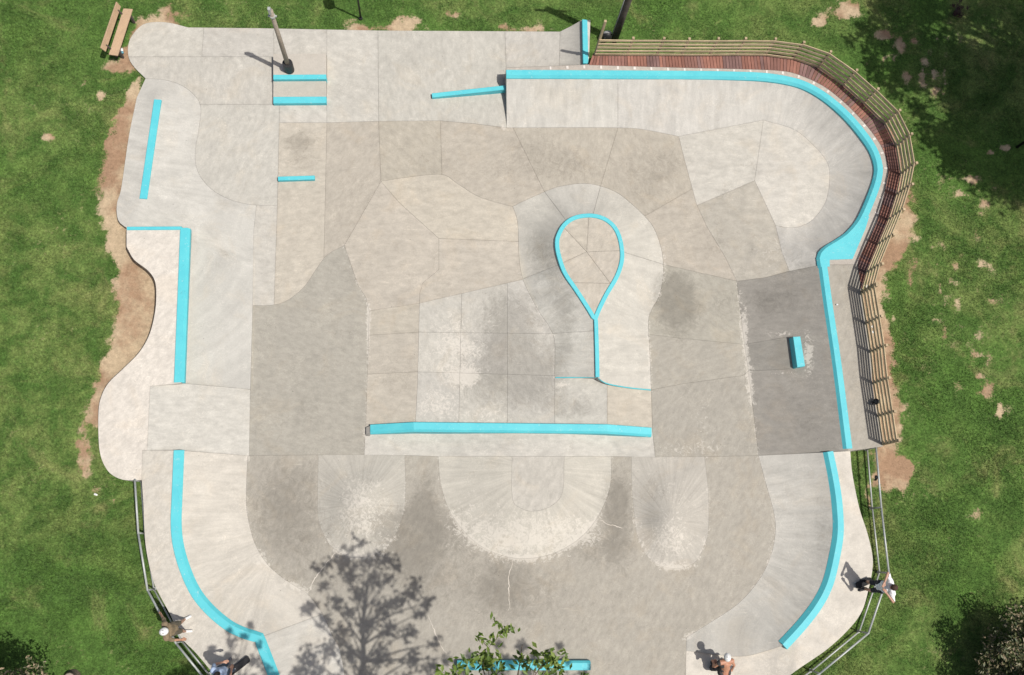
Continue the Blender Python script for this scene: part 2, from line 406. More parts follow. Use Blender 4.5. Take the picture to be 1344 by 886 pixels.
SEAMS = [TLC, LLC, LLC2, LLB, LRC, LRB, LRE, TRC, RC, TRB1, TRB2, TRB3, TRB4, TRB5, RBL, RTL, M1, M2, M2i, M3,
 LOOP, STEM, VOL_L, VOL_T, VOL_E, VOL_E2, LEDGE, DKP, DKP2, HIPT,
 [(166,299),(247,299)], [(247,299),(238,503)], [(238,503),(197,507)], [(197,507),(193,591)], [(238,503),(328.5,511)],
 [(193,591),(234.7,591),(325,598)], [(187,591),(193,591)], [(187,591),(186,630)],
 [(337,266),(333,303),(331.5,401),(328.5,511),(327,598)],
 [(367,137),(364,271),(359.6,400)], [(429,39),(429,161),(426,300),(425,340)], [(496,40),(497,159),(500,238)],
 [(169,74.5),(359,74.5)], [(267.5,36),(261,130)], [(262,137),(429,137)], [(359.5,37),(359,137)],
 [(366,161),(429,161),(497,159),(578,158.5)], [(662.7,41),(664.5,97),(665,167.6)], [(664,89),(773,84.6)], [(768,26),(769.5,85)],
 [(735,41.5),(734,87)],
 [(578,158.5),(580,229)], [(452,322),(500,238)], [(500,238),(524,266),(576,313),(576,354),(555,371),(551,385),(550.6,398),(548,503),(545,560)],
 [(576,313),(681,317)], [(484.5,408),(550.6,398),(585,390),(690,366)],
 [(606,386),(602,561)], [(666,372),(666,562)], [(728,495),(728,563)], [(797,503),(797,563)],
 [(484,440),(550,436),(722,438)], [(482,491),(548,488),(728,493)],
 [(737,346),(684,367)], [(714,250.6),(745,292)], [(788.6,243),(778,283)], [(910,247),(816,301)], [(815.7,330),(870.6,347),(967,369)],
 [(783,434),(722,438)], [(784,420),(853,439),(894,444),(977,452),(1040,441)],
 [(770,330.5),(773,284)], [(770,330.5),(816,329)], [(770,330.5),(802,373)], [(770,330.5),(736,346)], [(770,330.5),(739.5,298)], [(750,371),(806,372)],
 [(673.5,168),(714,250.6)], [(811,98),(811,167.6),(788.6,243)], [(891,179),(896,200),(914,267.5),(928,298),(951.6,337),(967,369)],
 [(1002,157.5),(990.5,237),(916,269)], [(990.5,237),(1018,296)],
 [(854.7,511.6),(894,504),(975,493),(982,487),(1044,484)], [(1040,441),(1044,484)],
 [(854.7,511.6),(856.5,567),(860,600)], [(478,597),(480,563)],
 [(325,598),(418,597),(478,597),(531,597.5),(575,599),(672,599),(802,599),(860,600),(924.5,599.5),(995.6,598),(1087,593.5),(1116,592)],
 [(901,836.6),(899,925)], [(340,837),(423,806)], [(1104,475),(1146,475)], [(1078,347.5),(1128,347.5)], [(690,366),(684,367)]]
SMOOTH = [TLC, LLC, LLB, LRC, LRB, LRE, TRC, RC, TRB2, TRB4, M1, M2, M2i, M3, LOOP, VOL_L, VOL_T, VOL_E2, DKP, HIPT]
def z3(pl, z): return [(p[0], p[1], z) for p in pl]
# ramps: name -> (top polyline with heights, bottom polyline with heights, profile)
HT, HR, HLR, HL, HTL, HV, HF, HM = .70, .70, .64, .58, .28, .74, .34, .32
RAMP = {
 'tr': (z3(cr(TRC), HT), z3(TRB1[2:]+TRB2+TRB3+TRB4[:-1], 0)+[(1018,296,.05),(1026,330,.15),(1036,356,.26)], 'arc'),
 'rb': (z3(cr(RC), HR), z3(RBL, 0), 'arc'),
 'lr': (z3(cr(LRC), HLR), z3(LRB, 0)+[(899, 860, 0)], 'arc'),
 'lrd': (z3(cr(LRC)[-14:], HLR)+[(1040, 884, HLR), (1000, 925, HLR*.6)], [(899, 836, 0), (899, 925, 0)], 'lin'),
 'll': (z3(cr(LLC), HL)+z3(LLC2, HL), z3(LLB, 0), 'arc'),
 'l': (z3([(247,299),(238,503)], HL), z3([(333,270),(331.5,401),(328.5,511)], 0), 'arc'),
 'roll': (z3([(197,507),(193,591)], HL), z3([(328.5,511),(327,598)], 0), 'lin'),
 'tl': (z3([(207,131),(188,261),(176,290)], HTL), z3(TLC, 0)+[(337,266,0),(333,303,0)], 'arc'),
 'cq': (z3([(768,26),(769.5,85)], .5), z3([(735,41.5),(734,87)], 0), 'arc'),
 'vol': (z3(cr(LOOP), HV)+z3(STEM, HV), z3(VOL_T[::-1], 0)+z3(VOL_L[:5], 0)+[(690,376,.12),(707,408,HF),(728,449,HF),(728,495,HF)], 'arc2'),
 'fun': ([(545,556,HF),(548,503,HF),(550.6,398,HF),(585,390,HF),(690,366,HF*.8)], z3(DKP2[::-1], 0)+z3(HIPT, 0)+[(680,300,0),(681,320,0)], 'lin'),
 'funr': ([(797,503,HF),(797,563,HF)], [(854.7,511.6,0),(856.5,567,0)], 'lin'),
 'm1': ([(472,662,.42)], z3(cr(M1), 0)+[(418,597,0)], 'dome'),
 'm2': (z3(cr(M2i), HM), z3(cr(M2), 0), 'dome'),
 'm3': ([(879,684,.42)], z3(cr(M3), 0)+[(829,600,0)], 'dome'),
 'hip': ([(990.5,237,.22)], [(1018,296,.05),(1026,330,.15),(1036,356,.26),(1006,364,.14),(967,369,0)]+z3([(951,337),(914,267),(896,200),(891,179),(1002,157.5)]+TRB4[1:-1], 0), 'lin'),
}
def prof(s, kind):
    s = np.clip(s, 0, 1)
    if kind == 'lin': return s
    if kind == 'arc': return .55*s+.45*s*s
    if kind == 'arc2': return .6*s+.4*s*s
    return s*s*(3-2*s)
def ramp_h(key, Q):
    top, bot, kind = RAMP[key]
    dT, zT, sT = dist_poly(Q, top); dB, zB, sB = dist_poly(Q, bot)
    s = dB/(dT+dB+1e-9)
    return zB+(zT-zB)*prof(s, kind), sT, dT
def lrd_h(Q): return HLR*np.clip((Q[:, 0]-903)/(1045-903), 0, 1)**2
def strip_h(Q):
    x = Q[:, 0]; return HM*np.clip(np.minimum((x-575)/97, (802-x)/62), 0, 1)

# ---- cells cut out by the joints
pts, edges = [], []
def add_chain(ch, close=False):
    n0 = len(pts); pts.extend([tuple(p) for p in ch])
    edges.extend([(n0+i, n0+i+1) for i in range(len(ch)-1)])
outline = []
for ch in OUT:
    c = cr(ch, 5) if len(ch) > 4 else resample(ch, 5); outline.extend([tuple(p) for p in c[:-1]])
outline = np.array(outline)
n0 = len(pts); pts.extend([tuple(p) for p in outline]); edges.extend([(n0+i, n0+(i+1) % len(outline)) for i in range(len(outline))])
SM = {id(s) for s in SMOOTH}
chains = []
for s in SEAMS:
    c = cr(s, 5) if (id(s) in SM and len(s) > 2) else np.vstack([resample(np.array(s[i:i+2]), 5)[(0 if i == 0 else 1):] for i in range(len(s)-1)])
    c = np.array(c)
    if id(s) not in (id(LOOP),):
        a = c[0]+(c[0]-c[1])/np.linalg.norm(c[0]-c[1])*1.6; b = c[-1]+(c[-1]-c[-2])/np.linalg.norm(c[-1]-c[-2])*1.6
        c = np.vstack([a, c, b])
    chains.append(c); add_chain(c)
gs = 6.0; gx, gy = np.meshgrid(np.arange(120, 1180, gs), np.arange(20, 930, gs*.87))
gx = gx + (np.arange(gx.shape[0]) % 2)[:, None]*gs/2
G = np.stack([gx.ravel(), gy.ravel()], 1) + rng.uniform(-.8, .8, (gx.size, 2))
G = G[inside(G, outline)]
allc = np.array(pts); keep = np.ones(len(G), bool)
cellmap = {}
for i, p in enumerate(allc): cellmap.setdefault((int(p[0]//6), int(p[1]//6)), []).append(i)
for i, p in enumerate(G):
    kx, ky = int(p[0]//6), int(p[1]//6)
    for a in (-1, 0, 1):
        for b in (-1, 0, 1):
            for j in cellmap.get((kx+a, ky+b), ()):
                if (allc[j, 0]-p[0])**2+(allc[j, 1]-p[1])**2 < 11: keep[i] = False
G = G[keep]
pts.extend([tuple(p) for p in G]); pts.extend([(60, -20), (1260, -20), (1260, 990), (60, 990)])
V, E, Fc, oV, oE, oF = delaunay_2d_cdt([Vector(p) for p in pts], edges, [], 0, 1e-4)
V = np.array([tuple(v) for v in V]); Fc = [tuple(f) for f in Fc]
con = {tuple(sorted(E[i])) for i in range(len(E)) if oE[i]}
e2f = {}
for fi, f in enumerate(Fc):
    for k in range(len(f)): e2f.setdefault(tuple(sorted((f[k], f[(k+1) % len(f)]))), []).append(fi)
lab = -np.ones(len(Fc), int); nl = 0
for s in range(len(Fc)):
    if lab[s] >= 0: continue
    st = [s]; lab[s] = nl
    while st:
        f = st.pop(); q = Fc[f]
        for k in range(len(q)):
            e = tuple(sorted((q[k], q[(k+1) % len(q)])))
            if e in con: continue
            for g_ in e2f[e]:
                if lab[g_] < 0: lab[g_] = nl; st.append(g_)
    nl += 1
FA = np.array([abs(np.cross(V[f[1]]-V[f[0]], V[f[2]]-V[f[0]]))/2 for f in Fc])
FCEN = np.array([V[list(f)].mean(0) for f in Fc])
outl = set(np.unique(lab[~inside(FCEN, outline)]))
# merge slivers into the neighbour they touch most
for _ in range(3):
    area = np.bincount(lab, weights=FA, minlength=nl)
    for c in np.where((area > 0) & (area < 90))[0]:
        if c in outl: continue
        sh = {}
        for f in np.where(lab == c)[0]:
            q = Fc[f]
            for k in range(3):
                e = tuple(sorted((q[k], q[(k+1) % 3])))
                for g_ in e2f[e]:
                    if lab[g_] != c and lab[g_] not in outl: sh[lab[g_]] = sh.get(lab[g_], 0)+np.linalg.norm(V[e[0]]-V[e[1]])
        if sh: lab[lab == c] = max(sh, key=sh.get)
def cell_at(x, y):
    A = V[[f[0] for f in Fc]]; B = V[[f[1] for f in Fc]]; C_ = V[[f[2] for f in Fc]]; p = np.array([x, y])
    cr_ = lambda a, b: (b[:, 0]-a[:, 0])*(p[1]-a[:, 1])-(b[:, 1]-a[:, 1])*(p[0]-a[:, 0])
    a, b, c = cr_(A, B), cr_(B, C_), cr_(C_, A)
    m = ((a >= 0) & (b >= 0) & (c >= 0)) | ((a <= 0) & (b <= 0) & (c <= 0))
    return lab[np.where(m)[0][0]]

# ---- the things the slabs belong to
T = {}
def thing(key, name, px, py, label, cat, group=None):
    g = P(px, py, 0); T[key] = empty(name, g, label, cat, group); return T[key]
base = mk('skatepark_floor', [P(x, y, -.02) for x, y in outline], [tuple(range(len(outline)))], M_BASE)
base['kind'] = 'structure'; T['floor'] = base
thing('tr', 'quarter_pipe', 960, 130, 'long curved quarter pipe with turquoise coping in front of the red timber deck', 'quarter pipe', 'quarter pipes')
thing('rb', 'bank_ramp', 1060, 470, 'dark grey bank with concrete deck and turquoise coping beside the timber fence', 'ramp')
thing('lr', 'quarter_pipe', 1060, 720, 'curved quarter pipe beside the man in the white shirt, lower right corner', 'quarter pipe', 'quarter pipes')
thing('ll', 'quarter_pipe', 270, 740, 'curved quarter pipe with pale deck behind the helmeted person in the olive shirt', 'quarter pipe', 'quarter pipes')
thing('l', 'quarter_pipe', 250, 400, 'straight quarter pipe with L-shaped turquoise coping and wavy pale deck, left edge', 'quarter pipe', 'quarter pipes')
thing('roll', 'roll_in_ramp', 260, 550, 'plain grey roll-in ramp without coping between the two left quarter pipes', 'ramp')
thing('tl', 'bank_ramp', 220, 190, 'low bank with slanting turquoise stripe near the wooden bench', 'ramp')
thing('cq', 'quarter_pipe', 760, 56, 'short corner quarter pipe with upright turquoise edge at end of timber fence', 'quarter pipe', 'quarter pipes')
thing('vol', 'volcano_ramp', 780, 390, 'teardrop volcano ramp with looped turquoise rim in the middle of the park', 'ramp')
thing('fun', 'funbox', 640, 450, 'low grey funbox with scuffed flat top beside the teardrop volcano', 'funbox')
thing('m1', 'concrete_mound', 475, 660, 'pale concrete mound just above the tree shadow', 'mound', 'concrete mounds')
thing('m2', 'concrete_mound', 690, 660, 'largest pale half-round mound with flat inner top below the long turquoise ledge', 'mound', 'concrete mounds')
thing('m3', 'concrete_mound', 880, 670, 'pale concrete mound with radiating streaks, right of the big half-round mound', 'mound', 'concrete mounds')
thing('hip', 'concrete_hip', 990, 235, 'low pale three-faced concrete hip inside the upper right bowl corner', 'ramp')

CC = dict(deck=(.535,.50,.442), ramp=(.435,.422,.384), rampw=(.475,.448,.395), floor=(.368,.337,.284), warm=(.42,.385,.325), grey=(.322,.304,.261), dark=(.25,.237,.21), wedge=(.232,.222,.198), light=(.445,.427,.384), bright=(.452,.432,.387), flat=(.422,.406,.365), mound=(.385,.365,.32), mound2=(.425,.404,.357), rough=(.372,.348,.302), strip=(.385,.35,.31), low=(.335,.313,.27))
# seed point -> (thing, tone, height rule)
SEED = [(205,55,'floor','light',0),(310,55,'floor','flat',0),(310,105,'floor','flat',0),(220,95,'floor','light',0),(393,55,'floor','flat',0),(393,100,'floor','flat',0),(465,100,'floor','flat',0),(580,80,'floor','flat',0),(700,65,'floor','flat',0),
 (310,200,'floor','flat',0),(346,330,'floor','light',0),(395,150,'floor','light',0),(395,250,'floor','warm',0),(400,360,'floor','warm',0),(460,220,'floor','floor',0),(540,195,'floor','floor',0),(620,210,'floor','floor',0),(740,205,'floor','floor',0),(850,230,'floor','floor',0),(690,230,'floor','floor',0),
 (410,500,'floor','grey',0),(440,280,'floor','floor',0),(900,300,'floor','floor',0),(910,400,'floor','grey',0),(910,480,'floor','grey',0),(930,560,'floor','grey',0),
 (755,56,'cq','light','cq'),(772,56,'cq','deck',.5),
 (210,180,'tl','ramp','tl'),(290,290,'tl','ramp','tl'),
 (200,320,'l','deck',HL),(160,560,'l','deck',HL),(290,400,'l','ramp','l'),(260,550,'roll','ramp','roll'),
 (205,640,'ll','rampw',HL),(280,680,'ll','rampw','ll'),(400,850,'ll','light','ll'),(330,880,'ll','rampw',HL),
 (720,130,'tr','ramp','tr'),(900,130,'tr','ramp','tr'),(1100,250,'tr','ramp','tr'),(900,93.5,'tr','strip',HT),(720,92,'tr','strip',HT),(1130,320,'tr','light',HT),
 (1030,400,'rb','dark','rb'),(1010,468,'rb','wedge','rb'),(1050,540,'rb','dark','rb'),(1120,420,'rb','low',HR),(1135,560,'rb','low',HR),
 (1050,640,'lr','ramp','lr'),(1120,720,'lr','deck','lrd'),(940,880,'lr','deck','lrd'),
 (370,650,'floor','low',0),(450,590,'floor','low',0),(500,760,'floor','low',0),(560,660,'floor','low',0),(620,800,'floor','low',0),(760,800,'floor','low',0),(815,620,'floor','low',0),(880,800,'floor','low',0),(960,700,'floor','low',0),(800,760,'floor','low',0),
 (475,640,'m1','mound','m1'),(600,630,'m2','mound2','m2'),(700,630,'m2','mound2',HM),(880,660,'m3','mound','m3'),(640,585,'fun','light','strip'),
 (580,350,'fun','warm','fun'),(640,345,'fun','warm','fun'),(600,280,'fun','warm','fun'),(500,310,'fun','warm','fun'),(515,420,'fun','warm','fun'),(515,465,'fun','warm','fun'),(515,520,'fun','warm','fun'),
 (580,415,'fun','flat',HF),(635,410,'fun','flat',HF),(690,415,'fun','flat',HF),(580,460,'fun','flat',HF),(635,465,'fun','flat',HF),(690,465,'fun','flat',HF),(580,520,'fun','flat',HF),(635,520,'fun','flat',HF),(690,520,'fun','flat',HF),(760,530,'fun','flat',HF),(825,535,'fun','warm','funr'),
 (695,320,'vol','light','vol'),(750,260,'vol','light','vol'),(800,265,'vol','light','vol'),(845,310,'vol','light','vol'),(835,390,'vol','bright','vol'),(820,470,'vol','bright','vol'),(715,390,'vol','ramp','vol'),(760,470,'vol','ramp','vol'),(720,265,'vol','light','vol'),
 (785,305,'vol','warm',HV),(800,345,'vol','warm',HV),(775,358,'vol','warm',HV),(750,345,'vol','warm',HV),(742,325,'vol','warm',HV),(755,300,'vol','warm',HV),(782,390,'vol','warm',HV),
 (950,210,'hip','bright','hip'),(1040,230,'hip','bright','hip'),(970,300,'hip','rough','hip')]
cellinfo = {}
for x, y, th, tone, hr in SEED:
    c = cell_at(x, y)
    if c not in cellinfo and c not in outl: cellinfo[c] = (th, tone, hr)
for c in np.unique(lab):
    if c in outl or c in cellinfo: continue
    m = lab == c; cen = (FCEN[m]*FA[m][:, None]).sum(0)/FA[m].sum()
    print('UNSEEDED cell', cen.round(), 'area', FA[m].sum().round())
    cellinfo[c] = ('floor', 'floor', 0)

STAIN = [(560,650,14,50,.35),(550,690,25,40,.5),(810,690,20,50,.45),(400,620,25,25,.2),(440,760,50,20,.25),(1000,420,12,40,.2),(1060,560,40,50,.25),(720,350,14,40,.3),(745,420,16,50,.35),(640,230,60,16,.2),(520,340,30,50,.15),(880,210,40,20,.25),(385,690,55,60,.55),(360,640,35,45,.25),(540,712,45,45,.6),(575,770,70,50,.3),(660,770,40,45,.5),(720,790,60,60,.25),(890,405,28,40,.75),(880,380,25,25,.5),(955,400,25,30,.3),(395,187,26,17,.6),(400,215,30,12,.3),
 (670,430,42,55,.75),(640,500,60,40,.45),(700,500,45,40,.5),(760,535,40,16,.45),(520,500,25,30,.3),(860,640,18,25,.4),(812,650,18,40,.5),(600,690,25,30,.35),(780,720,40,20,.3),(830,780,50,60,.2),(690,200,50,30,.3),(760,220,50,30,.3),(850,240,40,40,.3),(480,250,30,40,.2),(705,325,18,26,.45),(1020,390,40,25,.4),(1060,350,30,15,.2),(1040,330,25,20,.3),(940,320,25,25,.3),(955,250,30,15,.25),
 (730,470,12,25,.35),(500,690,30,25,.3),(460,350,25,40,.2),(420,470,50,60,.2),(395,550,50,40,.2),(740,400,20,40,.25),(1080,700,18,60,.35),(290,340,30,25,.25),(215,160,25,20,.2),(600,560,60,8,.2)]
SCUFF = [(474,665,46,52,.33),(470,640,40,30,.2),(880,690,42,46,.33),(885,640,40,30,.22),(650,690,50,30,.35),(740,690,50,30,.35),(690,715,60,15,.35),(620,650,30,40,.3),(590,450,34,55,.55),(612,495,22,14,.9),(570,530,30,20,.55),(640,545,60,12,.45),(650,420,40,30,.25),(740,505,14,6,.8),(1062,466,7,28,.9),(978,430,5,40,.75),(984,500,5,30,.6),(1030,437,30,4,.6),(1030,489,30,4,.5),(484,420,4,40,.5),(662,163,4,10,.9),(925,560,18,35,.35),(895,590,60,10,.35),(545,575,60,10,.3),(700,580,100,10,.35),(330,470,5,60,.35),(390,770,40,8,.5),(345,735,14,14,.5),(560,715,90,10,.15),(690,735,60,6,.5),(600,690,20,20,.3),(775,700,20,20,.3),(885,744,30,5,.5),(470,730,40,6,.4),(905,835,10,10,.5),(1013,730,8,40,.3),(850,500,6,60,.3),(873,340,5,40,.3),(1010,330,40,30,.35),(950,240,40,30,.2),(620,460,20,12,.4),(240,455,20,60,.15),(300,600,60,5,.4),(470,690,35,35,.3),(880,715,30,25,.4),(700,700,70,25,.3)]
def gsum(Q, L):
    r = np.zeros(len(Q))
    for x, y, a, b, s in L: r += s*np.exp(-((Q[:, 0]-x)/a)**2-((Q[:, 1]-y)/b)**2)
    return r
JOINTS = [q for q in SEAMS if len(q) <= 3 and id(q) not in SM and q is not STEM and q is not VOL_E]
EDGE = [(M1[2:-1], .36, 3), (M2, .4, 3), (M3[1:-1], .36, 3), (LRB, .38, 3), (LLB[:-2], .38, 3.5), (RBL, .4, 4), (DKP2, .4, 3), (VOL_L[4:], .4, 3), (VOL_T[9:], .38, 3), (TRB4, .25, 4), (TLC, .3, 3), (LEDGE, .25, 8)]
GAPS = {'fun': .12, 'm1': .02, 'm2': .10, 'm3': .02, 'vol': .15, 'hip': .12}
slabs_by = {}
for c, (th, tone, hr) in cellinfo.items():
    fi = np.where(lab == c)[0]; tris = [Fc[f] for f in fi]
    ids = sorted({v for f in tris for v in f}); loc = {v: i for i, v in enumerate(ids)}
    Q = V[ids].copy()
    cnt = {}
    for f in tris:
        a, b, d = V[f[0]], V[f[1]], V[f[2]]
        if (b[0]-a[0])*(d[1]-a[1])-(b[1]-a[1])*(d[0]-a[0]) < 0: f = (f[0], f[2], f[1])
        for k in range(3): cnt[(f[k], f[(k+1) % 3])] = 1
    bnd = [(a, b) for (a, b) in cnt if (b, a) not in cnt]
    nrm = np.zeros((len(ids), 2))
    for a, b in bnd:
        d = V[b]-V[a]; d = d/(np.linalg.norm(d)+1e-9); q = np.array([-d[1], d[0]])
        nrm[loc[a]] += q; nrm[loc[b]] += q
    L = np.linalg.norm(nrm, axis=1); m = L > .3
    GAP = GAPS.get(th, .12)
    Q[m] += nrm[m]/L[m][:, None]*np.minimum(GAP*2/np.maximum(L[m], .6), GAP*1.6)[:, None]
    if isinstance(hr, str):
        if hr == 'lrd': h = lrd_h(Q); u = Q[:, 0]*.015; vv = Q[:, 1]*.015
        elif hr == 'strip': h = strip_h(Q); u = Q[:, 0]*.0253; vv = Q[:, 1]*.0253
        else: h, sT, dT = ramp_h(hr, Q); u = sT*.0253*1.3; vv = dT*.0253*.28
        if hr in ('m1', 'm2', 'm3'):
            ap = RAMP[hr][0][0] if hr != 'm2' else (706, 615); an = np.arctan2(Q[:, 1]-ap[1], Q[:, 0]-ap[0]); rr_ = np.hypot(Q[:, 1]-ap[1], Q[:, 0]-ap[0]); u = np.cos(an)*(4.2+rr_*.004); vv = np.sin(an)*(4.2+rr_*.004)
        if hr in ('hip', 'strip', 'rb', 'lin', 'roll', 'fun', 'funr'): u = Q[:, 0]*.022; vv = Q[:, 1]*.045
    else:
        h = np.full(len(Q), float(hr)); an = random.uniform(0, 3.1); u = (Q[:, 0]*math.cos(an)+Q[:, 1]*math.sin(an))*.05; vv = (-Q[:, 0]*math.sin(an)+Q[:, 1]*math.cos(an))*.026
    W = PW(Q[:, 0], Q[:, 1], h)
    par = T[th]; off = np.array(par.location)
    nb = len(ids)
    bids = sorted({v for e in bnd for v in e}); bl = {v: nb+i for i, v in enumerate(bids)}
    Wb = W[[loc[v] for v in bids]].copy(); flat = (not isinstance(hr, str) and hr == 0)
    Wb[:, 2] = np.minimum(Wb[:, 2]-.04, -.05) if not flat else -.03
    VV = np.vstack([W, W[[loc[v] for v in bids]], Wb])-off; nb2 = nb+len(bids)
    faces = []
    for f in tris:
        a, b, d = Q[loc[f[0]]], Q[loc[f[1]]], Q[loc[f[2]]]
        cw = (b[0]-a[0])*(d[1]-a[1])-(b[1]-a[1])*(d[0]-a[0])
        faces.append((loc[f[0]], loc[f[2]], loc[f[1]]) if cw > 0 else (loc[f[0]], loc[f[1]], loc[f[2]]))
    nt_ = len(faces)
    faces += [(bl[a], bl[b], bl[b]+len(bids), bl[a]+len(bids)) for a, b in bnd]
    nm = 'slab' if (flat or not isinstance(hr, str)) else 'ramp_face'
    if not flat and not isinstance(hr, str): nm = 'deck'
    if th == 'fun' and nm == 'deck': nm = 'slab'
    if th == 'vol' and nm == 'deck': nm = 'slab'
    me = bpy.data.meshes.new(nm); me.from_pydata(VV.tolist(), [], faces); me.materials.append(M_CON)
    ul = me.uv_layers.new(name='flow'); bq = [loc[v] for v in bids]; uu = np.concatenate([u, u[bq], u[bq]]); v2 = np.concatenate([vv, vv[bq], vv[bq]])
    li = np.zeros(len(me.loops), int); me.loops.foreach_get('vertex_index', li)
    ul.data.foreach_set('uv', np.stack([uu[li], v2[li]], 1).ravel())
    QQ = np.vstack([Q, Q[bq], Q[bq]])
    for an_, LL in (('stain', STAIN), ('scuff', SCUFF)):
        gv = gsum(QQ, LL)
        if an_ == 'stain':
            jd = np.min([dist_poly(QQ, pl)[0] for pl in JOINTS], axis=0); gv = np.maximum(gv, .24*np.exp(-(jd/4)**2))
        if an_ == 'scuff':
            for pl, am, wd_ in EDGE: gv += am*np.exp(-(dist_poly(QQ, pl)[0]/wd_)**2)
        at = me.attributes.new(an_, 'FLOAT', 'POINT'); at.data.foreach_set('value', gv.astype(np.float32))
    sm = np.zeros(len(me.polygons), bool); sm[:nt_] = True; me.polygons.foreach_set('use_smooth', sm); me.update()
    o = bpy.data.objects.new(nm, me); COL.objects.link(o); o.parent = par
    k = random.uniform(.975, 1.03); cc = CC[tone]; o.color = (cc[0]*k, cc[1]*k*random.uniform(.996, 1.004), cc[2]*k*random.uniform(.99, 1.01), 1)

DI0 = [(700,88),(773,85.8),(894,89.2),(979,91.2),(1023,93.2),(1046,97.7),(1077,111.2),(1100,128.2),(1123.5,150.2),(1144,174),(1158.5,197),(1165,223.5),(1160.5,252),(1152,283),(1146,300)]
for ck in ([(673,734),(671,745),(667.5,757),(668.5,768),(667,780),(669,790),(667,802)], [(440,727),(431,736),(422,748),(413,759),(406,776)], [(561,808),(567,820),(573,835),(580,849),(587,857)], [(788,682),(797,688),(806,690),(818,693)], [(648,905),(655,880),(652,860)]):
    q = cr(ck, 3); q = q+rng.normal(0, .5, q.shape); W_ = PW(q[:, 0], q[:, 1], np.full(len(q), .004)); v = []
    for i in range(len(q)):
        d = W_[min(i+1, len(q)-1)]-W_[max(i-1, 0)]; d /= np.linalg.norm(d); n_ = np.array([-d[1], d[0], 0])*(.006+.012*rng.uniform())*(1-.6*abs(2*i/(len(q)-1)-1)); v += [W_[i]-n_, W_[i]+n_]
    o = mk('crack_filler', np.array(v), [(2*i, 2*i+1, 2*i+3, 2*i+2) for i in range(len(q)-1)], M_CON, T['floor']); o.color = (.60, .55, .48, 1)
# ------------------------------------------------------------------ turquoise copings and ledges
def sweep(name, pl, wd, rise, drop, mat, parent, step=6, close=False, smooth_in=True, cham=.015, front=None, fw=.085, fh=.085):
    """box section swept along a pixel polyline with heights (x,y,z); front = pixel on the side that gets the sloped face"""
    pl = np.asarray(pl, float)
    q = cr(pl, step) if smooth_in and len(pl) > 2 else np.vstack([resample(pl[i:i+2], step)[(0 if i == 0 else 1):] for i in range(len(pl)-1)])
    W = PW(q[:, 0], q[:, 1], q[:, 2]); n = len(W); v = []; f = []
    sg = 1
    if front is not None:
        g = PW(front[0], front[1], 0.); k = int(np.argmin(np.linalg.norm(W[:, :2]-g[:2], axis=1))); k = min(max(k, 1), n-2) if n > 2 else 0
        d = W[min(k+1, n-1)]-W[max(k-1, 0)]; sg = 1 if np.dot(np.array([-d[1], d[0]]), g[:2]-W[k][:2]) > 0 else -1
    for i in range(n):
        if close: d = W[(i+1) % n]-W[i-1]
        else: d = W[min(i+1, n-1)]-W[max(i-1, 0)]
        d[2] = 0; d /= np.linalg.norm(d)+1e-9; s = np.array([-d[1], d[0], 0])*sg
        a, b = -wd/2, wd/2; c = cham
        p6 = ((a, -drop), (a, rise-c), (a+c, rise), (b-c, rise), (b, rise-c), (b, -drop)) if front is None else ((a, -drop), (a, rise-c), (a+c, rise), (b-fw, rise), (b, rise-fh), (b, -drop))
        for (p, z) in p6: v.append(W[i]+s*p+np.array([0, 0, z]))
    k = 6
    for i in range(n if close else n-1):
        j = (i+1) % n
        for m in range(k): f.append((i*k+m, i*k+(m+1) % k, j*k+(m+1) % k, j*k+m))
    if not close: f += [tuple(range(k-1, -1, -1)), tuple(range((n-1)*k, n*k))]
    o = mk(name, np.array(v), f, mat, parent)
    bm = bmesh.new(); bm.from_mesh(o.data); bmesh.ops.recalc_face_normals(bm, faces=bm.faces); bm.to_mesh(o.data); bm.free()
    return o
sweep('coping', z3(TRC+[(1079.5,351)], HT), .30, .035, .16, M_PAINT, T['tr'], front=(900,130))
mj = resample(PW(*np.array(cr([(x, y) for x, y in DI0], 4)).T, np.full(len(cr(DI0, 4)), HT)), .62)
for i in range(1, len(mj)-1):
    d = Vector(mj[i+1]-mj[i-1]).normalized(); n_ = Vector((-d.y, d.x, 0)); a = Vector(mj[i]); mb = MB()
    mb.bar(a-n_*.012+Vector((0, 0, .004)), a-n_*.13+Vector((0, 0, .004)), .07+random.uniform(-.02, .02), .012); o = mb.build('mortar_joint', M_CON, T['tr']); o.color = (.62, .58, .54, 1)
# the wide turquoise platform where the curve meets the bank
pf = [(1141,284),(1136,300),(1119,340),(1089,341),(1089,350),(1080,350),(1081,338),(1087,331),(1098,324),(1112,313),(1124,299),(1133,284)]
mb = MB(); nP = len(pf)
mb.add([P(x, y, HT-.16) for x, y in pf]+[P(x, y, HT+.031) for x, y in pf], [tuple(range(nP)), tuple(range(2*nP-1, nP-1, -1))]+[(i, (i+1) % nP, nP+(i+1) % nP, nP+i) for i in range(nP)])
mb.build('coping_platform', M_PAINT, T['tr'])
sweep('coping', z3(RC[:-1], HR), .34, .04, .2, M_PAINT, T['rb'], front=(1050,540), fw=.13, fh=.13)
sweep('coping', z3(LRC, HLR), .33, .04, .2, M_PAINT, T['lr'], front=(1040,680), fw=.12, fh=.12)
ll = np.vstack([cr(LLC, 6), cr(LLC2, 6)[1:]]); sweep('coping', np.hstack([ll, np.full((len(ll), 1), HL)]), .31, .04, .2, M_PAINT, T['ll'], smooth_in=False, front=(290,680))
sweep('coping', z3([(243,299.5),(235,502)], HL), .31, .04, .2, M_PAINT, T['l'], front=(300,400))
sweep('coping', z3([(167,300),(238.5,299.6)], HL), .12, .035, .2, M_PAINT, T['l'])
sweep('coping', z3([(207,131),(188,261)], HTL), .25, .022, .12, M_PAINT, T['tl'])
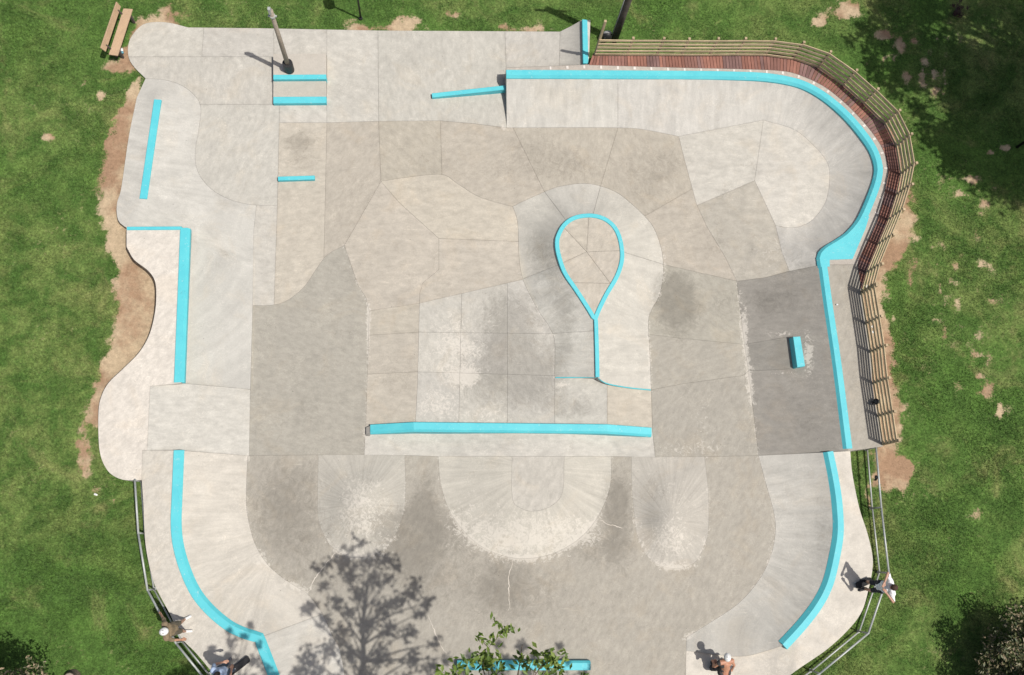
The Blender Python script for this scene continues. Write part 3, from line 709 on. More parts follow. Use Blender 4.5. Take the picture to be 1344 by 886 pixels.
sweep('coping', z3([(767.3,26.5),(768.6,84)], .5), .2, .04, .16, M_PAINT, T['cq'])
lp = cr(LOOP, 5)[:-1]; sweep('coping', np.hstack([lp, np.full((len(lp), 1), HV)]), .15, .035, .1, M_PAINT, T['vol'], smooth_in=False, close=True)
sweep('coping', z3(STEM, HV), .14, .04, .12, M_PAINT, T['vol'])
sweep('edge_strip', [(729,495.5,HF+.012),(783,495,HF+.3)], .035, .012, .02, M_PAINT, T['vol'])
sweep('edge_strip', [(785,496,HV-.05),(797,503.5,.52),(825,508.8,.25),(854,511.8,.05)], .035, .02, .04, M_PAINT, T['vol'])
lz = [(486,563.5,.17),(543,560.3,.52),(797,563,.52),(855,567.3,.16)]
def ledge_obj(name, a, mat, par, wd): return sweep(name, a, wd, .03, .62, mat, par, step=12, smooth_in=False, front=(640,590), fw=.07, fh=.07)
ledge_obj('ledge', lz, M_PAINT, T['fun'], .31)
mb = MB(); mb.hexa([P(480.5,560,-.02), P(480.5,573,-.02), P(485,573,-.02), P(485,559,-.02)], [P(480.6,561,.12), P(480.6,569,.12), P(486.3,568.6,.16), P(486.3,558.8,.16)]); mb.build('ledge_end', M_CON, T['fun']).color = (.26, .25, .23, 1)
o = sweep('concrete_curb', [(365,234.5,.12),(413,233,.12)], .15, .02, .14, M_PAINT, None); tag(o, 'small low turquoise curb alone on the beige floor slabs', 'curb')
o = sweep('grind_ledge', [(567,125.6,.1),(663.5,115,.24)], .17, .03, .27, M_PAINT, None); tag(o, 'narrow slanting turquoise ledge running up to end of long quarter pipe', 'ledge')
o = sweep('grind_ledge', [(600,873.5,.22),(775,873.5,.22)], .28, .03, .26, M_PAINT, None, front=(690,830), fw=.06, fh=.06); tag(o, 'turquoise ledge under the leafy branch at the bottom edge', 'ledge')
# block on the right bank
bk = empty('concrete_block', P(1047, 461, 0), 'small upright turquoise block standing on the dark grey bank', 'block')
mb = MB(); zb_ = .56; tp4 = [P(1041,442,zb_), P(1050.5,441.5,zb_), P(1056.8,480.5,zb_), P(1046.5,482,zb_)]; mb.hexa([q-Vector((0, 0, .4))+Vector((-.05 if k in (0, 3) else 0, 0, 0)) for k, q in enumerate(tp4)], tp4); bevel(mb.build('block', M_PAINT, bk), .012)
# manual pad with two steps
pad = empty('manual_pad', P(393, 104, 0), 'square two-step concrete pad with two turquoise edges around the tall pole', 'pad')
def prism(name, poly, z0, z1, mat, par, col=None):
    n = len(poly); mb = MB(); mb.add([P(x, y, z1)+Vector((0, 0, z0-z1)) for x, y in poly]+[P(x, y, z1) for x, y in poly], [tuple(range(n)), tuple(range(2*n-1, n-1, -1))]+[(i, (i+1) % n, n+(i+1) % n, n+i) for i in range(n)])
    o = mb.build(name, mat, par)
    bm = bmesh.new(); bm.from_mesh(o.data); bmesh.ops.recalc_face_normals(bm, faces=bm.faces); bm.to_mesh(o.data); bm.free()
    if col: o.color = col+(1,)
    return o
prism('step', [(358.7,104.5),(428.2,104.5),(428.4,131),(358.7,131)], -.03, .16, M_CON, pad, CC['grey'] and (.41,.39,.34))
prism('step', [(358.7,71),(428,70.4),(428.2,99),(358.7,99)], -.03, .30, M_CON, pad, (.44,.41,.36))
sweep('edge_strip', [(358.9,101.2,.30),(428.2,100.8,.30)], .19, .012, .33, M_PAINT, pad)
sweep('edge_strip', [(358.9,131.4,.16),(428.4,131,.16)], .26, .012, .19, M_PAINT, pad)

# ------------------------------------------------------------------ ground and soil
SOILP = [
 [(191,100),(159,112),(149,162),(135,220),(124,271),(140,308),(152,357),(149,401),(142,442),(129,476),(116,523),(112,545),(124,560),(140,560),(200,560),(230,420),(200,300),(190,180)],
 [(135,88),(158,74),(168,35),(195,18),(224,10),(226,24),(250,36),(190,60),(172,96),(150,101)],
 [(655,34),(690,31),(722,30),(740,40),(700,46),(655,44)], [(452,32),(540,28),(560,38),(520,44),(452,43)],
 [(1190,250),(1202,290),(1188,332),(1168,358),(1162,372),(1173,462),(1180,510),(1182,575),(1172,590),(1130,590),(1130,380)],
 [(1139,590),(1172,588),(1192,612),(1188,640),(1165,644),(1146,630)],
 [(1095,0),(1140,-2),(1130,14),(1112,26),(1100,14)]]
SOILB = [(1265,400,75,140,.30),(1150,75,45,45,.34),(1215,110,40,60,.3),(1270,250,60,40,.36),(90,110,90,70,.24),(620,14,120,14,.25),(320,20,70,14,.2),(1080,20,60,25,.25),(1300,520,50,60,.26),(1200,640,40,50,.2),(200,800,40,60,.22),(60,450,60,120,.18),(1290,700,60,80,.2),(64,181,9,5,1),(132,125,8,9,.9),(58,222,3,3,.7),(1075,30,14,6,.8),(1160,48,14,8,.8),(1178,62,16,14,.5),(1190,100,12,8,.8),(1150,70,16,8,.6),(1212,83,7,12,.8),(1199,55,8,6,.5),(1290,265,8,6,.7),(1275,238,10,8,.7),(1262,292,8,9,.55),(1235,285,10,6,.5),(1255,352,7,14,.55),(1225,400,10,16,.45),(1262,430,12,7,.55),(1312,536,5,15,.75),(1295,480,8,8,.5),(1285,495,6,5,.5),(1270,330,40,60,.28),(1230,330,30,60,.28),(1180,640,10,30,.4),(150,655,12,14,.5),(112,590,16,45,.42),(140,640,30,14,.42),(600,20,10,8,.4),(240,22,20,10,.5),(1195,520,10,40,.4),(1200,330,14,60,.5),(1320,195,9,5,.7),(1300,200,5,4,.7),(1050,8,10,10,.3),(90,90,60,50,.22),(60,130,50,40,.2),(1250,60,40,60,.2),(205,705,10,80,.2),(1140,640,6,40,.4)]
def soil_at(Q):
    r = np.zeros(len(Q))
    for pl in SOILP:
        bx = np.array(pl); m = (Q[:, 0] > bx[:, 0].min()-25) & (Q[:, 0] < bx[:, 0].max()+25) & (Q[:, 1] > bx[:, 1].min()-25) & (Q[:, 1] < bx[:, 1].max()+25)
        if not m.any(): continue
        q = Q[m]; d, _, _ = dist_poly(q, np.vstack([bx, bx[:1]])); sg = np.where(inside(q, bx), d, -d)
        r[m] = np.maximum(r[m], np.clip(.5+sg/26, 0, 1))
    for x, y, a, b, s in SOILB: r = np.maximum(r, s*np.exp(-((Q[:, 0]-x)/a)**2-((Q[:, 1]-y)/b)**2))
    return r
def vnoise(x, y, sc, seed):
    r = np.random.default_rng(seed); G_ = r.uniform(0, 1, (257, 257)); x = x*sc+500; y = y*sc+500
    xi = np.floor(x).astype(int); yi = np.floor(y).astype(int); fx = x-xi; fy = y-yi; fx = fx*fx*(3-2*fx); fy = fy*fy*(3-2*fy); xi %= 256; yi %= 256
    return (G_[yi, xi]*(1-fx)+G_[yi, xi+1]*fx)*(1-fy)+(G_[yi+1, xi]*(1-fx)+G_[yi+1, xi+1]*fx)*fy
def soil_full(x, y, q):
    s_ = soil_at(q); n_ = .38*vnoise(x, y, 1.1, 1)+.32*vnoise(x, y, 2.9, 2)+.3*vnoise(x, y, 6.5, 3)
    return np.clip((s_+(n_-.5)*1.7*np.clip(s_*4, 0, 1)*np.clip((1.15-s_)*2.2, 0, 1)-.28)/.5, 0, 1)
def axis(lo, hi, step, far): return np.concatenate([[-far, -far/2, -far/5, lo-20, lo-8], np.arange(lo, hi, step), [hi+8, hi+20, far/5, far/2, far]])
ax, ay = axis(-26, 26, .11, 400), axis(-14, 26, .11, 400)
AX, AY = np.meshgrid(ax, ay); flatq = np.stack([AX.ravel(), AY.ravel(), np.full(AX.size, -.06)], 1)
hz = .02*np.sin(flatq[:, 0]*.7)*np.cos(flatq[:, 1]*.9); flatq[:, 2] += np.where((abs(flatq[:, 0]) < 30) & (abs(flatq[:, 1]) < 30), hz, 0)-.02
nx, ny = len(ax), len(ay); idx = np.arange(nx*ny).reshape(ny, nx)
fq = np.stack([idx[:-1, :-1], idx[:-1, 1:], idx[1:, 1:], idx[1:, :-1]], -1).reshape(-1, 4)
me = bpy.data.meshes.new('ground'); me.from_pydata(flatq.tolist(), [], fq.tolist()); me.materials.append(M_GROUND)
near = (abs(flatq[:, 0]) < 27) & (flatq[:, 1] > -15) & (flatq[:, 1] < 27); sv = np.zeros(len(flatq)); sv[near] = soil_full(flatq[near][:, 0], flatq[near][:, 1], PX(flatq[near]))
at = me.attributes.new('soil', 'FLOAT', 'POINT'); at.data.foreach_set('value', sv.astype(np.float32)); me.shade_smooth(); me.update()
go = bpy.data.objects.new('ground', me); COL.objects.link(go); go['kind'] = 'structure'
# grass blades over everything the photo can see of the lawn
def grass(n):
    q = np.stack([rng.uniform(-120, 1460, n), rng.uniform(-70, 960, n)], 1)
    ok = ~inside(q, outline); q = q[ok]
    B = PW(q[:, 0], q[:, 1], np.full(len(q), -.085)); s = soil_full(B[:, 0], B[:, 1], q)+rng.uniform(-.42, .42, len(q)); B = B[s < .45]; n = len(B)
    az = rng.uniform(0, 2*np.pi, n); tl = rng.uniform(.35, 1.25, n); Ln = rng.uniform(.045, .105, n)*(.75+.5*np.sin(B[:, 0]*1.3+np.sin(B[:, 1]*1.7)*1.5)**2); wd = rng.uniform(.006, .012, n)
    d = np.stack([np.cos(az)*np.sin(tl), np.sin(az)*np.sin(tl), np.cos(tl)], 1); sd_ = np.stack([-np.sin(az), np.cos(az), np.zeros(n)], 1)
    tip = B+d*Ln[:, None]
    v = np.stack([B-sd_*wd[:, None], B+sd_*wd[:, None], tip], 1).reshape(-1, 3)
    me = bpy.data.meshes.new('grass'); me.vertices.add(3*n); me.vertices.foreach_set('co', v.ravel())
    me.loops.add(3*n); me.loops.foreach_set('vertex_index', np.arange(3*n)); me.polygons.add(n); me.polygons.foreach_set('loop_start', np.arange(n)*3)
    me.materials.append(M_GRASS); me.update(calc_edges=True); me.validate()
    o = bpy.data.objects.new('grass', me); COL.objects.link(o); o['kind'] = 'stuff'; o['label'] = 'short patchy green lawn around the concrete skatepark'; o['category'] = 'grass'
grass(1200000)

# ------------------------------------------------------------------ timber deck and fences
def flow_uv(o, a, b):
    """grain along a->b for a timber piece"""
    me = o.data; d = (Vector(b)-Vector(a)).normalized(); off = random.uniform(0, 50)
    ul = me.uv_layers.new(name='flow'); s = Vector((-d.y, d.x, 0))
    for l in me.loops:
        c = me.vertices[l.vertex_index].co; ul.data[l.index].uv = (c.dot(d)*.35+off, (c.dot(s)+c.z)*4)
DI = [(773,85.5),(894,89),(979,91),(1023,93),(1046,97.5),(1077,111),(1100.6,128),(1124,150),(1144.6,174),(1159,197),(1165.5,223.5),(1161,252),(1153,283),(1147,300),(1128,338),(1126,350),(1128,362),(1130.6,383)]
DO = [(778,71),(894,72.5),(1006,72),(1040,77),(1073.5,88),(1107,112),(1134,135.5),(1161.5,162.5),(1177,193),(1182.5,230),(1177,257),(1166.6,289.5),(1153,322),(1138,358.7),(1131,384)]
wi = resample(PW(*np.array(cr(DI, 4)).T, np.full(len(cr(DI, 4)), HT)), n=400); wo = resample(PW(*np.array(cr(DO, 4)).T, np.full(len(cr(DO, 4)), HT)), n=400)
# pair the two edges by nearest point so that boards lie square to the curve
deck = empty('timber_deck', P(1150, 170, 0), 'curved walkway of reddish brown boards behind the long quarter pipe', 'deck')
NB = 150
im = resample(wi, n=NB+1); jj = [int(np.argmin(np.linalg.norm(wo[:, :2]-p[:2], axis=1))) for p in im]
jj = np.maximum.accumulate(np.array(jj)); jj = np.interp(np.arange(NB+1), np.arange(0, NB+1, 6), jj[::6])
om = np.stack([np.interp(jj, np.arange(400), wo[:, k]) for k in range(3)], 1)
for i in range(NB):
    g_ = .06
    a0 = im[i]*(1-g_)+im[i+1]*g_; a1 = im[i]*g_+im[i+1]*(1-g_); b0 = om[i]*(1-g_)+om[i+1]*g_; b1 = om[i]*g_+om[i+1]*(1-g_)
    if np.linalg.norm(b1-b0) < .02: b1 = b0+(a1-a0)*.25
    b0 = b0+(b0-a0)*.08; b1 = b1+(b1-a1)*.08
    dz = random.uniform(-.004, .004); up = np.array([0, 0, .016+dz]); dnn = np.array([0, 0, -.025])
    mb = MB(); mb.hexa([a0+dnn, b0+dnn, b1+dnn, a1+dnn], [a0+up, b0+up, b1+up, a1+up])
    o = mb.build('plank', M_WOOD, deck); flow_uv(o, a0, b0)
    bm = bmesh.new(); bm.from_mesh(o.data); bmesh.ops.recalc_face_normals(bm, faces=bm.faces); bm.to_mesh(o.data); bm.free()
    grp = (i//6) % 4
    c = [(.25,.118,.09), (.225,.115,.094), (.27,.128,.096), (.195,.115,.105)][grp if random.random() < .8 else random.randrange(4)]; k = random.uniform(.82, 1.15)
    o.color = (c[0]*k, c[1]*k, c[2]*k, 1)
for q in (wi*.75+wo*.25, wi*.3+wo*.7):
    mb = MB(); mb.tube([Vector(p)-Vector((0, 0, .1)) for p in q[::8]], .05, 4); o = mb.build('joist', M_WOOD, deck); o.color = (.16, .12, .08, 1); flow_uv(o, q[0], q[-1])
# fence along the timber deck
def fence(key, name, label, posts, zb, hts, tallw=.085, rail_h=.11, ext=.03, inner=1):
    fr = empty(name, P(posts[len(posts)//2][0], posts[len(posts)//2][1], 0), label, 'fence')
    W = [P(x, y, zb) for x, y in posts]
    for i, p in enumerate(W):
        mb = MB(); mb.bar(p-Vector((0, 0, zb+.05)), p+Vector((random.uniform(-.01, .01), random.uniform(-.01, .01), hts[-1]+.09+random.uniform(0, .03)+(1.0 if (i == 0 and key == 'f1') else 0))), tallw, tallw, (1, 0, 0), .008)
        o = mb.build('post', M_WOOD, fr); k = random.uniform(.85, 1.1); o.color = (.42*k, .33*k, .21*k, 1); flow_uv(o, p, p+Vector((0, 0, 1)))
    for i in range(len(W)-1):
        a, b = W[i], W[i+1]; d = (b-a).normalized(); s = Vector((-d.y, d.x, 0))*inner
        for z in hts:
            j = random.uniform(-.008, .008)
            A = a+s*-.06+Vector((0, 0, z+j))-d*ext; B = b+s*-.06+Vector((0, 0, z+j+random.uniform(-.006, .006)))+d*ext*.2
            mb = MB(); mb.bar(A, B, .03, rail_h, (0, 0, 1), .006)
            o = mb.build('rail', M_WOOD, fr); k = random.uniform(.85, 1.13); o.color = (.50*k, .395*k, .25*k, 1); flow_uv(o, A, B)
    # handrail board laid flat on the post tops
    for i in range(len(W)-1):
        a, b = W[i]+Vector((0, 0, hts[-1]+.06)), W[i+1]+Vector((0, 0, hts[-1]+.06))
    return fr
FP = [(781,71.5),(823,72),(862,72),(894,72.3),(931,72.3),(966,72),(1004,72.3),(1040,77),(1073.5,88.5),(1107,112),(1134,136),(1161.5,163),(1176.5,193),(1182.5,230),(1177,257),(1166.6,289.5),(1153,322),(1138,358.7),(1131,384)]
fence('f1', 'timber_fence', 'curved tan timber rail fence along the outer edge of red boards', FP, HT, [.12, .34, .56, .78, 1.0], inner=1)
FP2 = [(1131,386),(1137.3,425),(1143,462),(1147,503),(1153.5,546),(1159,583)]
fence('f2', 'timber_fence', 'straight tan timber rail fence behind the concrete deck of the dark bank', FP2, HR, [.12, .34, .56, .78, 1.0], inner=1)

# ------------------------------------------------------------------ steel guard rails
def guard(name, label, line, H, zb=0.0, low=.07):
    r = empty(name, P(line[len(line)//2][0], line[len(line)//2][1], 0), label, 'railing')
    W = [P(x, y, zb) for x, y in line]
    for p in W:
        mb = MB(); mb.tube([p-Vector((0, 0, zb+.1)), p+Vector((0, 0, H))], .028, 8); mb.build('post', M_METAL, r, True)
        mb = MB(); mb.tube([p-Vector((0, 0, .0)), p+Vector((0, 0, .012))], .06, 10); mb.build('base_plate', M_METAL, r)
    for a, b in zip(W[:-1], W[1:]):
        for z, rd in ((H, .033), (low, .028)):
            mb = MB(); mb.tube([a+Vector((0, 0, z)), b+Vector((0, 0, z))], rd, 8); mb.build('rail', M_METAL, r, True)
    for p in W[1:-1]: mb = MB(); mb.ball(p+Vector((0, 0, H)), .035, 8, 6); mb.build('elbow', M_METAL, r, True)
    return r
guard('guard_rail', 'two-bar steel guard rail behind the man in the white shirt, lower right', [(1137,590),(1143.5,667),(1153,751),(1126.5,828.5),(1064,880),(1020,912)], .69)
guard('guard_rail', 'two-bar steel guard rail behind the helmeted person in the olive shirt, lower left', [(186.5,632),(191,700),(203,773),(239.5,841),(275,885),(300,915)], .69, zb=0)

# ------------------------------------------------------------------ bench and small things
bn = empty('park_bench', P(155, 42, 0), 'tan wooden bench with backrest standing on the grass beside the concrete', 'bench')
M_BENCH = plain('bench_boards', (.43, .30, .19), .7, 0, .12, 20, .15)
def slab4(name, c4, th, mat, par):
    mb = MB(); n = (c4[1]-c4[0]).cross(c4[3]-c4[0]).normalized()
    if n.z < 0: n = -n
    mb.hexa([p-n*th for p in c4], c4); o = mb.build(name, mat, par)
    bm = bmesh.new(); bm.from_mesh(o.data); bmesh.ops.recalc_face_normals(bm, faces=bm.faces); bm.to_mesh(o.data); bm.free(); return bevel(o, .008)
sc = [P(142.6,71.3,.46), P(154.3,73,.46), P(174,11.7,.46), P(162,11,.46)]
slab4('seat', sc, .05, M_BENCH, bn)
bc = [P(132.6,63,.86), P(139,68,.62), P(158.8,8.6,.62), P(153.4,2.3,.86)]
slab4('backrest', bc, .045, M_BENCH, bn)
for t_ in (.12, .88):
    for e in (0, 1):
        p = (sc[0].lerp(sc[3], t_)).lerp(sc[1].lerp(sc[2], t_), .15 if e == 0 else .85)
        mb = MB(); mb.bar(Vector((p.x, p.y, -.1)), Vector((p.x, p.y, .41)), .07, .07, (1, 0, 0)); mb.build('leg', M_DARKWOOD, bn)
    p = sc[0].lerp(sc[3], t_); q = bc[0].lerp(bc[3], t_); q2 = bc[1].lerp(bc[2], t_)
    mb = MB(); mb.bar(p.lerp(sc[1].lerp(sc[2], t_), .1)-Vector((0, 0, .1)), q2.lerp(q, .6)-Vector((0, 0, .06)), .05, .06); mb.build('back_bracket', M_DARKWOOD, bn)
# paper cup by the bench
cu = empty('paper_cup', P(161, 70, 0), 'white and blue paper cup lying at the bench foot', 'cup')
c0 = P(160, 67, -.02); mb = MB(); mb.tube([c0+Vector((0, .06, .05)), c0+Vector((.03, -.05, .05))], [.055, .04], 12); mb.build('cup_body', M_WHITE, cu, True)
mb = MB(); mb.tube([c0+Vector((.03, -.05, .05)), c0+Vector((.055, -.12, .05))], [.042, .042], 12); mb.build('sleeve', plain('blue_print', (.12, .35, .45), .5), cu, True)
# tall grey pole on the pad
pole = empty('wooden_pole', P(379.5, 93, .30), 'tall grey wooden pole with black rubber sleeve standing on the square pad', 'pole')
pb = P(380, 92, .30); tp = pb+Vector((-.02, .04, 3.55))
mb = MB(); mb.tube([pb, pb.lerp(tp, .5), tp], [.085, .078, .07], 14); mb.build('shaft', M_GREYWOOD, pole, True)
mb = MB(); mb.tube([pb, pb+Vector((0, .005, .46)), pb+Vector((0, .005, .46)), pb+Vector((0, .005, .30))], [.175, .18, .14, .135], 18); mb.build('sleeve', M_BLACK, pole)
b_ = pb.lerp(tp, .9); mb = MB(); mb.tube([b_, b_+Vector((0, 0, .07))], .095, 14); mb.bar(b_+Vector((-.14, 0, .035)), b_+Vector((.14, 0, .035)), .05, .05); mb.build('bracket', M_METAL, pole)
mb = MB(); mb.bar(tp+Vector((-.03, -.02, -.15)), tp+Vector((-.03, -.02, .12)), .11, .09, (1, 0, 0), .01); mb.build('junction_box', M_METAL, pole)
# dark post with a box head beyond the upper edge
lp_ = empty('dark_post', P(473.5, 24, 0), 'slim dark metal post on the grass above the pale slabs', 'post')
b0 = P(473.5, 24.5, -.05); mb = MB(); mb.tube([b0, b0+Vector((0, 0, 2.75))], .035, 10); mb.build('shaft', M_BLACK, lp_, True)
mb = MB(); mb.bar(b0+Vector((0, 0, 2.75)), b0+Vector((0, 0, 3.05)), .34, .3, (1, .35, 0), .03); mb.build('lamp_head', M_BLACK, lp_)
mb = MB(); mb.tube([b0, b0+Vector((0, 0, .06))], .07, 10); mb.build('foot', M_BLACK, lp_)
# utility pole behind the fence
up_ = empty('utility_pole', P(806, 50, 0), 'dark weathered utility pole rising behind the timber fence', 'pole')
b0 = P(806, 52, -.05); mb = MB(); mb.tube([b0+Vector((0, 0, z)) for z in (0, 2, 4, 6.2)], [.15, .14, .13, .12], 14); mb.build('shaft', M_DARKWOOD, up_, True)
mb = MB(); mb.tube([b0+Vector((-.14, -.06, z)) for z in (0, 1.5, 3.2)], .018, 6); mb.build('cable_conduit', M_METAL, up_, True)
mb = MB(); mb.bar(b0+Vector((-.6, 0, 5.9)), b0+Vector((.6, 0, 5.9)), .09, .1); mb.build('cross_arm', M_DARKWOOD, up_)
# rucksack at its foot
bp = empty('rucksack', P(796, 48, 0), 'black and grey rucksack lying behind the fence at the utility pole', 'bag')
c0 = P(796.5, 48, .2); mb = MB(); mb.ball(c0, (.2, .15, .24), 14, 10); mb.build('body', M_BLACK, bp, True)
mb = MB(); mb.ball(c0+Vector((.0, .05, .14)), (.17, .09, .12), 12, 8); mb.build('top_pocket', plain('grey_cloth', (.3, .3, .3), .8), bp, True)
mb = MB(); mb.tube([c0+Vector((-.1, -.13, .15)), c0+Vector((-.12, -.19, 0)), c0+Vector((-.1, -.13, -.15))], .02, 6); mb.build('strap', M_BLACK, bp, True)
# post at the right edge, in the tree shade
b0 = P(1335, 193, -.05); rp = empty('dark_post', P(1335, 193, 0), 'short dark metal post in tree shade at the right edge', 'post')
mb = MB(); mb.tube([b0, b0+Vector((0, 0, 1.6))], .055, 10); mb.build('shaft', M_BLACK, rp, True)
mb = MB(); mb.ball(b0+Vector((0, 0, 1.6)), .06, 10, 6); mb.build('cap', M_BLACK, rp, True)
# things left on the fences
c0 = P(1150, 527, HR+.16); jk = empty('jacket', c0, 'small black cap hanging on the lower timber fence rail', 'cap')
mb = MB(); mb.ball(c0, (.10, .11, .085), 14, 8); mb.build('crown', M_BLACK, jk, True)
mb = MB(); mb.ball(c0+Vector((-.09, -.05, -.03)), (.1, .07, .015), 12, 6); mb.build('visor', M_BLACK, jk, True)
jk.name = 'baseball_cap'
c0 = P(1150, 626.5, .60); gl = empty('glove', c0, 'black glove slung over the steel guard rail above the bare soil', 'glove')
mb = MB(); mb.ball(c0, (.05, .075, .06), 12, 8); mb.build('palm', M_BLACK, gl, True)
for k in range(4): mb = MB(); a = c0+Vector((-.035+.023*k, -.05, -.02)); mb.tube([a, a+Vector((0, -.04, -.05)), a+Vector((0, -.045, -.10))], [.013, .012, .009], 6); mb.build('finger', M_BLACK, gl, True)
def litter(px, py, z, label, r, seed):
    rr = random.Random(seed); c = P(px, py, z); v = []; 
    mb = MB(); mb.ball(c+Vector((0, 0, r*.4)), (r*1.3, r*.8, r*.5), 7, 5)
    for q in mb.v: q += Vector((rr.uniform(-1, 1), rr.uniform(-1, 1), rr.uniform(-.6, .6)))*r*.3
    tag(mb.build('litter', M_WHITE), label, 'litter', 'scraps of white litter')
litter(1137, 376, HT+.03, 'white scrap beside the junction of the two timber fences', .06, 1)
litter(1145, 429, HR+.0, 'white scrap at the fence foot, upper of two close together', .05, 2)
litter(1145.8, 436, HR+.0, 'white scrap at the fence foot, lower of two close together', .05, 3)
litter(1098.5, 400, HR+.02, 'tiny white scrap beside the turquoise coping of the dark bank', .035, 4)
litter(126, 649, -.02, 'white scrap on the lawn left of the rounded pale deck', .045, 5)

# ------------------------------------------------------------------ trees
M_LEAF = leaf_mat('leaf_green', [(.07, .125, .02), (.14, .215, .035), (.21, .28, .065)], .3)
M_LEAF2 = leaf_mat('leaf_tan_tipped', [(.035, .06, .018), (.12, .13, .05), (.36, .28, .19)], .2)
M_LEAF3 = leaf_mat('leaf_dark', [(.04, .08, .02), (.07, .11, .025), (.09, .14, .03)], .25)
M_LEAFM = leaf_mat('leaf_maroon', [(.035, .010, .014), (.06, .018, .022), (.08, .03, .03)], .2)
def leaf_mesh(C_, size, r, up=.5):
    """pointed leaves of 4 triangles, at points C_"""
    n = len(C_); az = r.uniform(0, 2*np.pi, n); tilt = r.normal(0, up, n); roll = r.normal(0, up, n)
    L = size*r.uniform(.7, 1.3, n); Wd = L*r.uniform(.36, .5, n)
    d = np.stack([np.cos(az)*np.cos(tilt), np.sin(az)*np.cos(tilt), np.sin(tilt)], 1)
    s = np.stack([-np.sin(az), np.cos(az), np.zeros(n)], 1); u = np.cross(d, s); s = s*np.cos(roll)[:, None]+u*np.sin(roll)[:, None]; u = np.cross(d, s)
    a = C_-d*L[:, None]*.5; b = C_+d*L[:, None]*.5; m = C_+u*(-.06*L)[:, None]
    l = C_+s*(Wd*.5)[:, None]+u*(.05*L)[:, None]; q = C_-s*(Wd*.5)[:, None]+u*(.05*L)[:, None]
    v = np.stack([a, l, b, q, m], 1).reshape(-1, 3); k = np.arange(n)[:, None]*5
    f = np.concatenate([k+np.array([[0, 4, 1]]), k+np.array([[1, 4, 2]]), k+np.array([[2, 4, 3]]), k+np.array([[3, 4, 0]])])
    return v, f
def big_mesh(name, v, f, mat, parent):
    me = bpy.data.meshes.new(name); off = np.array(wloc(parent)); me.vertices.add(len(v)); me.vertices.foreach_set('co', (v-off).ravel())
    me.loops.add(3*len(f)); me.loops.foreach_set('vertex_index', f.ravel()); me.polygons.add(len(f)); me.polygons.foreach_set('loop_start', np.arange(len(f))*3)
    me.materials.append(mat); me.update(calc_edges=True)
    o = bpy.data.objects.new(name, me); COL.objects.link(o); o.parent = parent; return o
def blob_pts(cens, rads, per, r, shell=.5, flat=.7):
    out = []
    for c, R_ in zip(cens, rads):
        n = max(30 if per > 500 else 4, int(per*R_*R_)); q = r.normal(0, 1, (n, 3)); q /= np.linalg.norm(q, axis=1)[:, None]+1e-9
        rr = (shell+(1-shell)*r.uniform(0, 1, n)**.6)*R_*(1+.25*np.sin(q[:, 0]*7+c[0]*3)*np.sin(q[:, 1]*6+c[1]))
        q[:, 2] *= flat; out.append(np.array(c)+q*rr[:, None])
    return np.vstack(out)
def tree(name, label, base_, cens, rads, per, leaf, mat, trunk_r, seed, group=None, shell=.3, trunk_path=None, up=.5, fork=.6, flat=.7, twigs=()):
    r = np.random.default_rng(seed); b = Vector(base_); t = empty(name, b, label, 'tree', group)
    cens = [Vector(c) for c in cens]; top = sum(cens, Vector())/len(cens)
    path = [Vector(p) for p in trunk_path] if trunk_path else [b, b.lerp(top, .45)+Vector((.1, -.1, 0)), top]
    path = [Vector(q) for q in cr([tuple(p) for p in path], .45)] if len(path) > 3 else path
    k = len(path); mb = MB(); mb.tube(path, [trunk_r*(1-i/(k-1))**1.25+.007 for i in range(k)], 10); mb.build('trunk', M_BARK, t, True)
    mb = MB()
    for c in cens:
        j = int(np.argmin([(c-p).length*(1 if p.z < c.z else 1.6) for p in path])); j = max(j-(3 if k > 8 else (1 if j == k-1 else 0)), min(1, k-1))
        a = path[j]; mid = a.lerp(c, .55)+Vector((0, 0, .12*(c-a).length*.5))
        rd = max(.008, min(trunk_r*.3, .012*(c-a).length+.008)); mb.tube([a, mid, c], [rd, rd*.6, rd*.25], 6)
    LP = [blob_pts(cens, rads, per, r, shell, flat)]
    for tp_, n_, sp in twigs:
        n_ = int(n_*.72)
        q = cr([tuple(p) for p in tp_], .04); mb.tube([Vector(p) for p in q[::3]]+[Vector(q[-1])], [.011*(1-.75*i/max(1, len(q[::3]))) for i in range(len(q[::3])+1)], 5)
        ii = (len(q)*(.3+.7*r.uniform(0, 1, n_)**.7)).astype(int).clip(0, len(q)-1); LP.append(q[ii]+r.normal(0, sp, (n_, 3))*np.array([1, 1, .6]))
    mb.build('branches', M_BARK, t, True)
    v, f = leaf_mesh(np.vstack(LP), leaf, r, up); big_mesh('crown', v, f, mat, t)
    return t
# the tall tree standing south of the park: its crown throws the leafy shadow, its tips reach into the frame
sc_ = [
 ((450,742),11,.28),((480,738),11.2,.36),((522,746),10.6,.2),((497,728),11.6,.22),((462,757),10.6,.40),((490,765),10.6,.42),((510,760),10.6,.30),
 ((545,765),10,.30),((538,780),10,.38),((560,790),10,.34),((520,790),10,.42),((550,805),10,.30),
 ((425,770),10,.26),((408,795),10,.34),((440,790),10,.36),((455,805),10,.36),((398,800),10,.24),((425,815),10,.36),((470,780),10,.4),((500,800),10,.46),
 ((480,820),9.9,.42),((510,825),9.9,.46),((535,830),9.9,.40),((450,830),9.9,.44),((430,850),9.7,.46),((400,860),9.7,.46),((410,880),9.6,.5),((460,860),9.5,.5),((500,860),9.5,.5),((540,865),9.5,.46),((570,845),9.9,.30),((565,875),9.6,.4),((585,865),9.8,.26),((480,890),9.3,.55),((440,900),9.3,.55),((530,900),9.3,.5)]
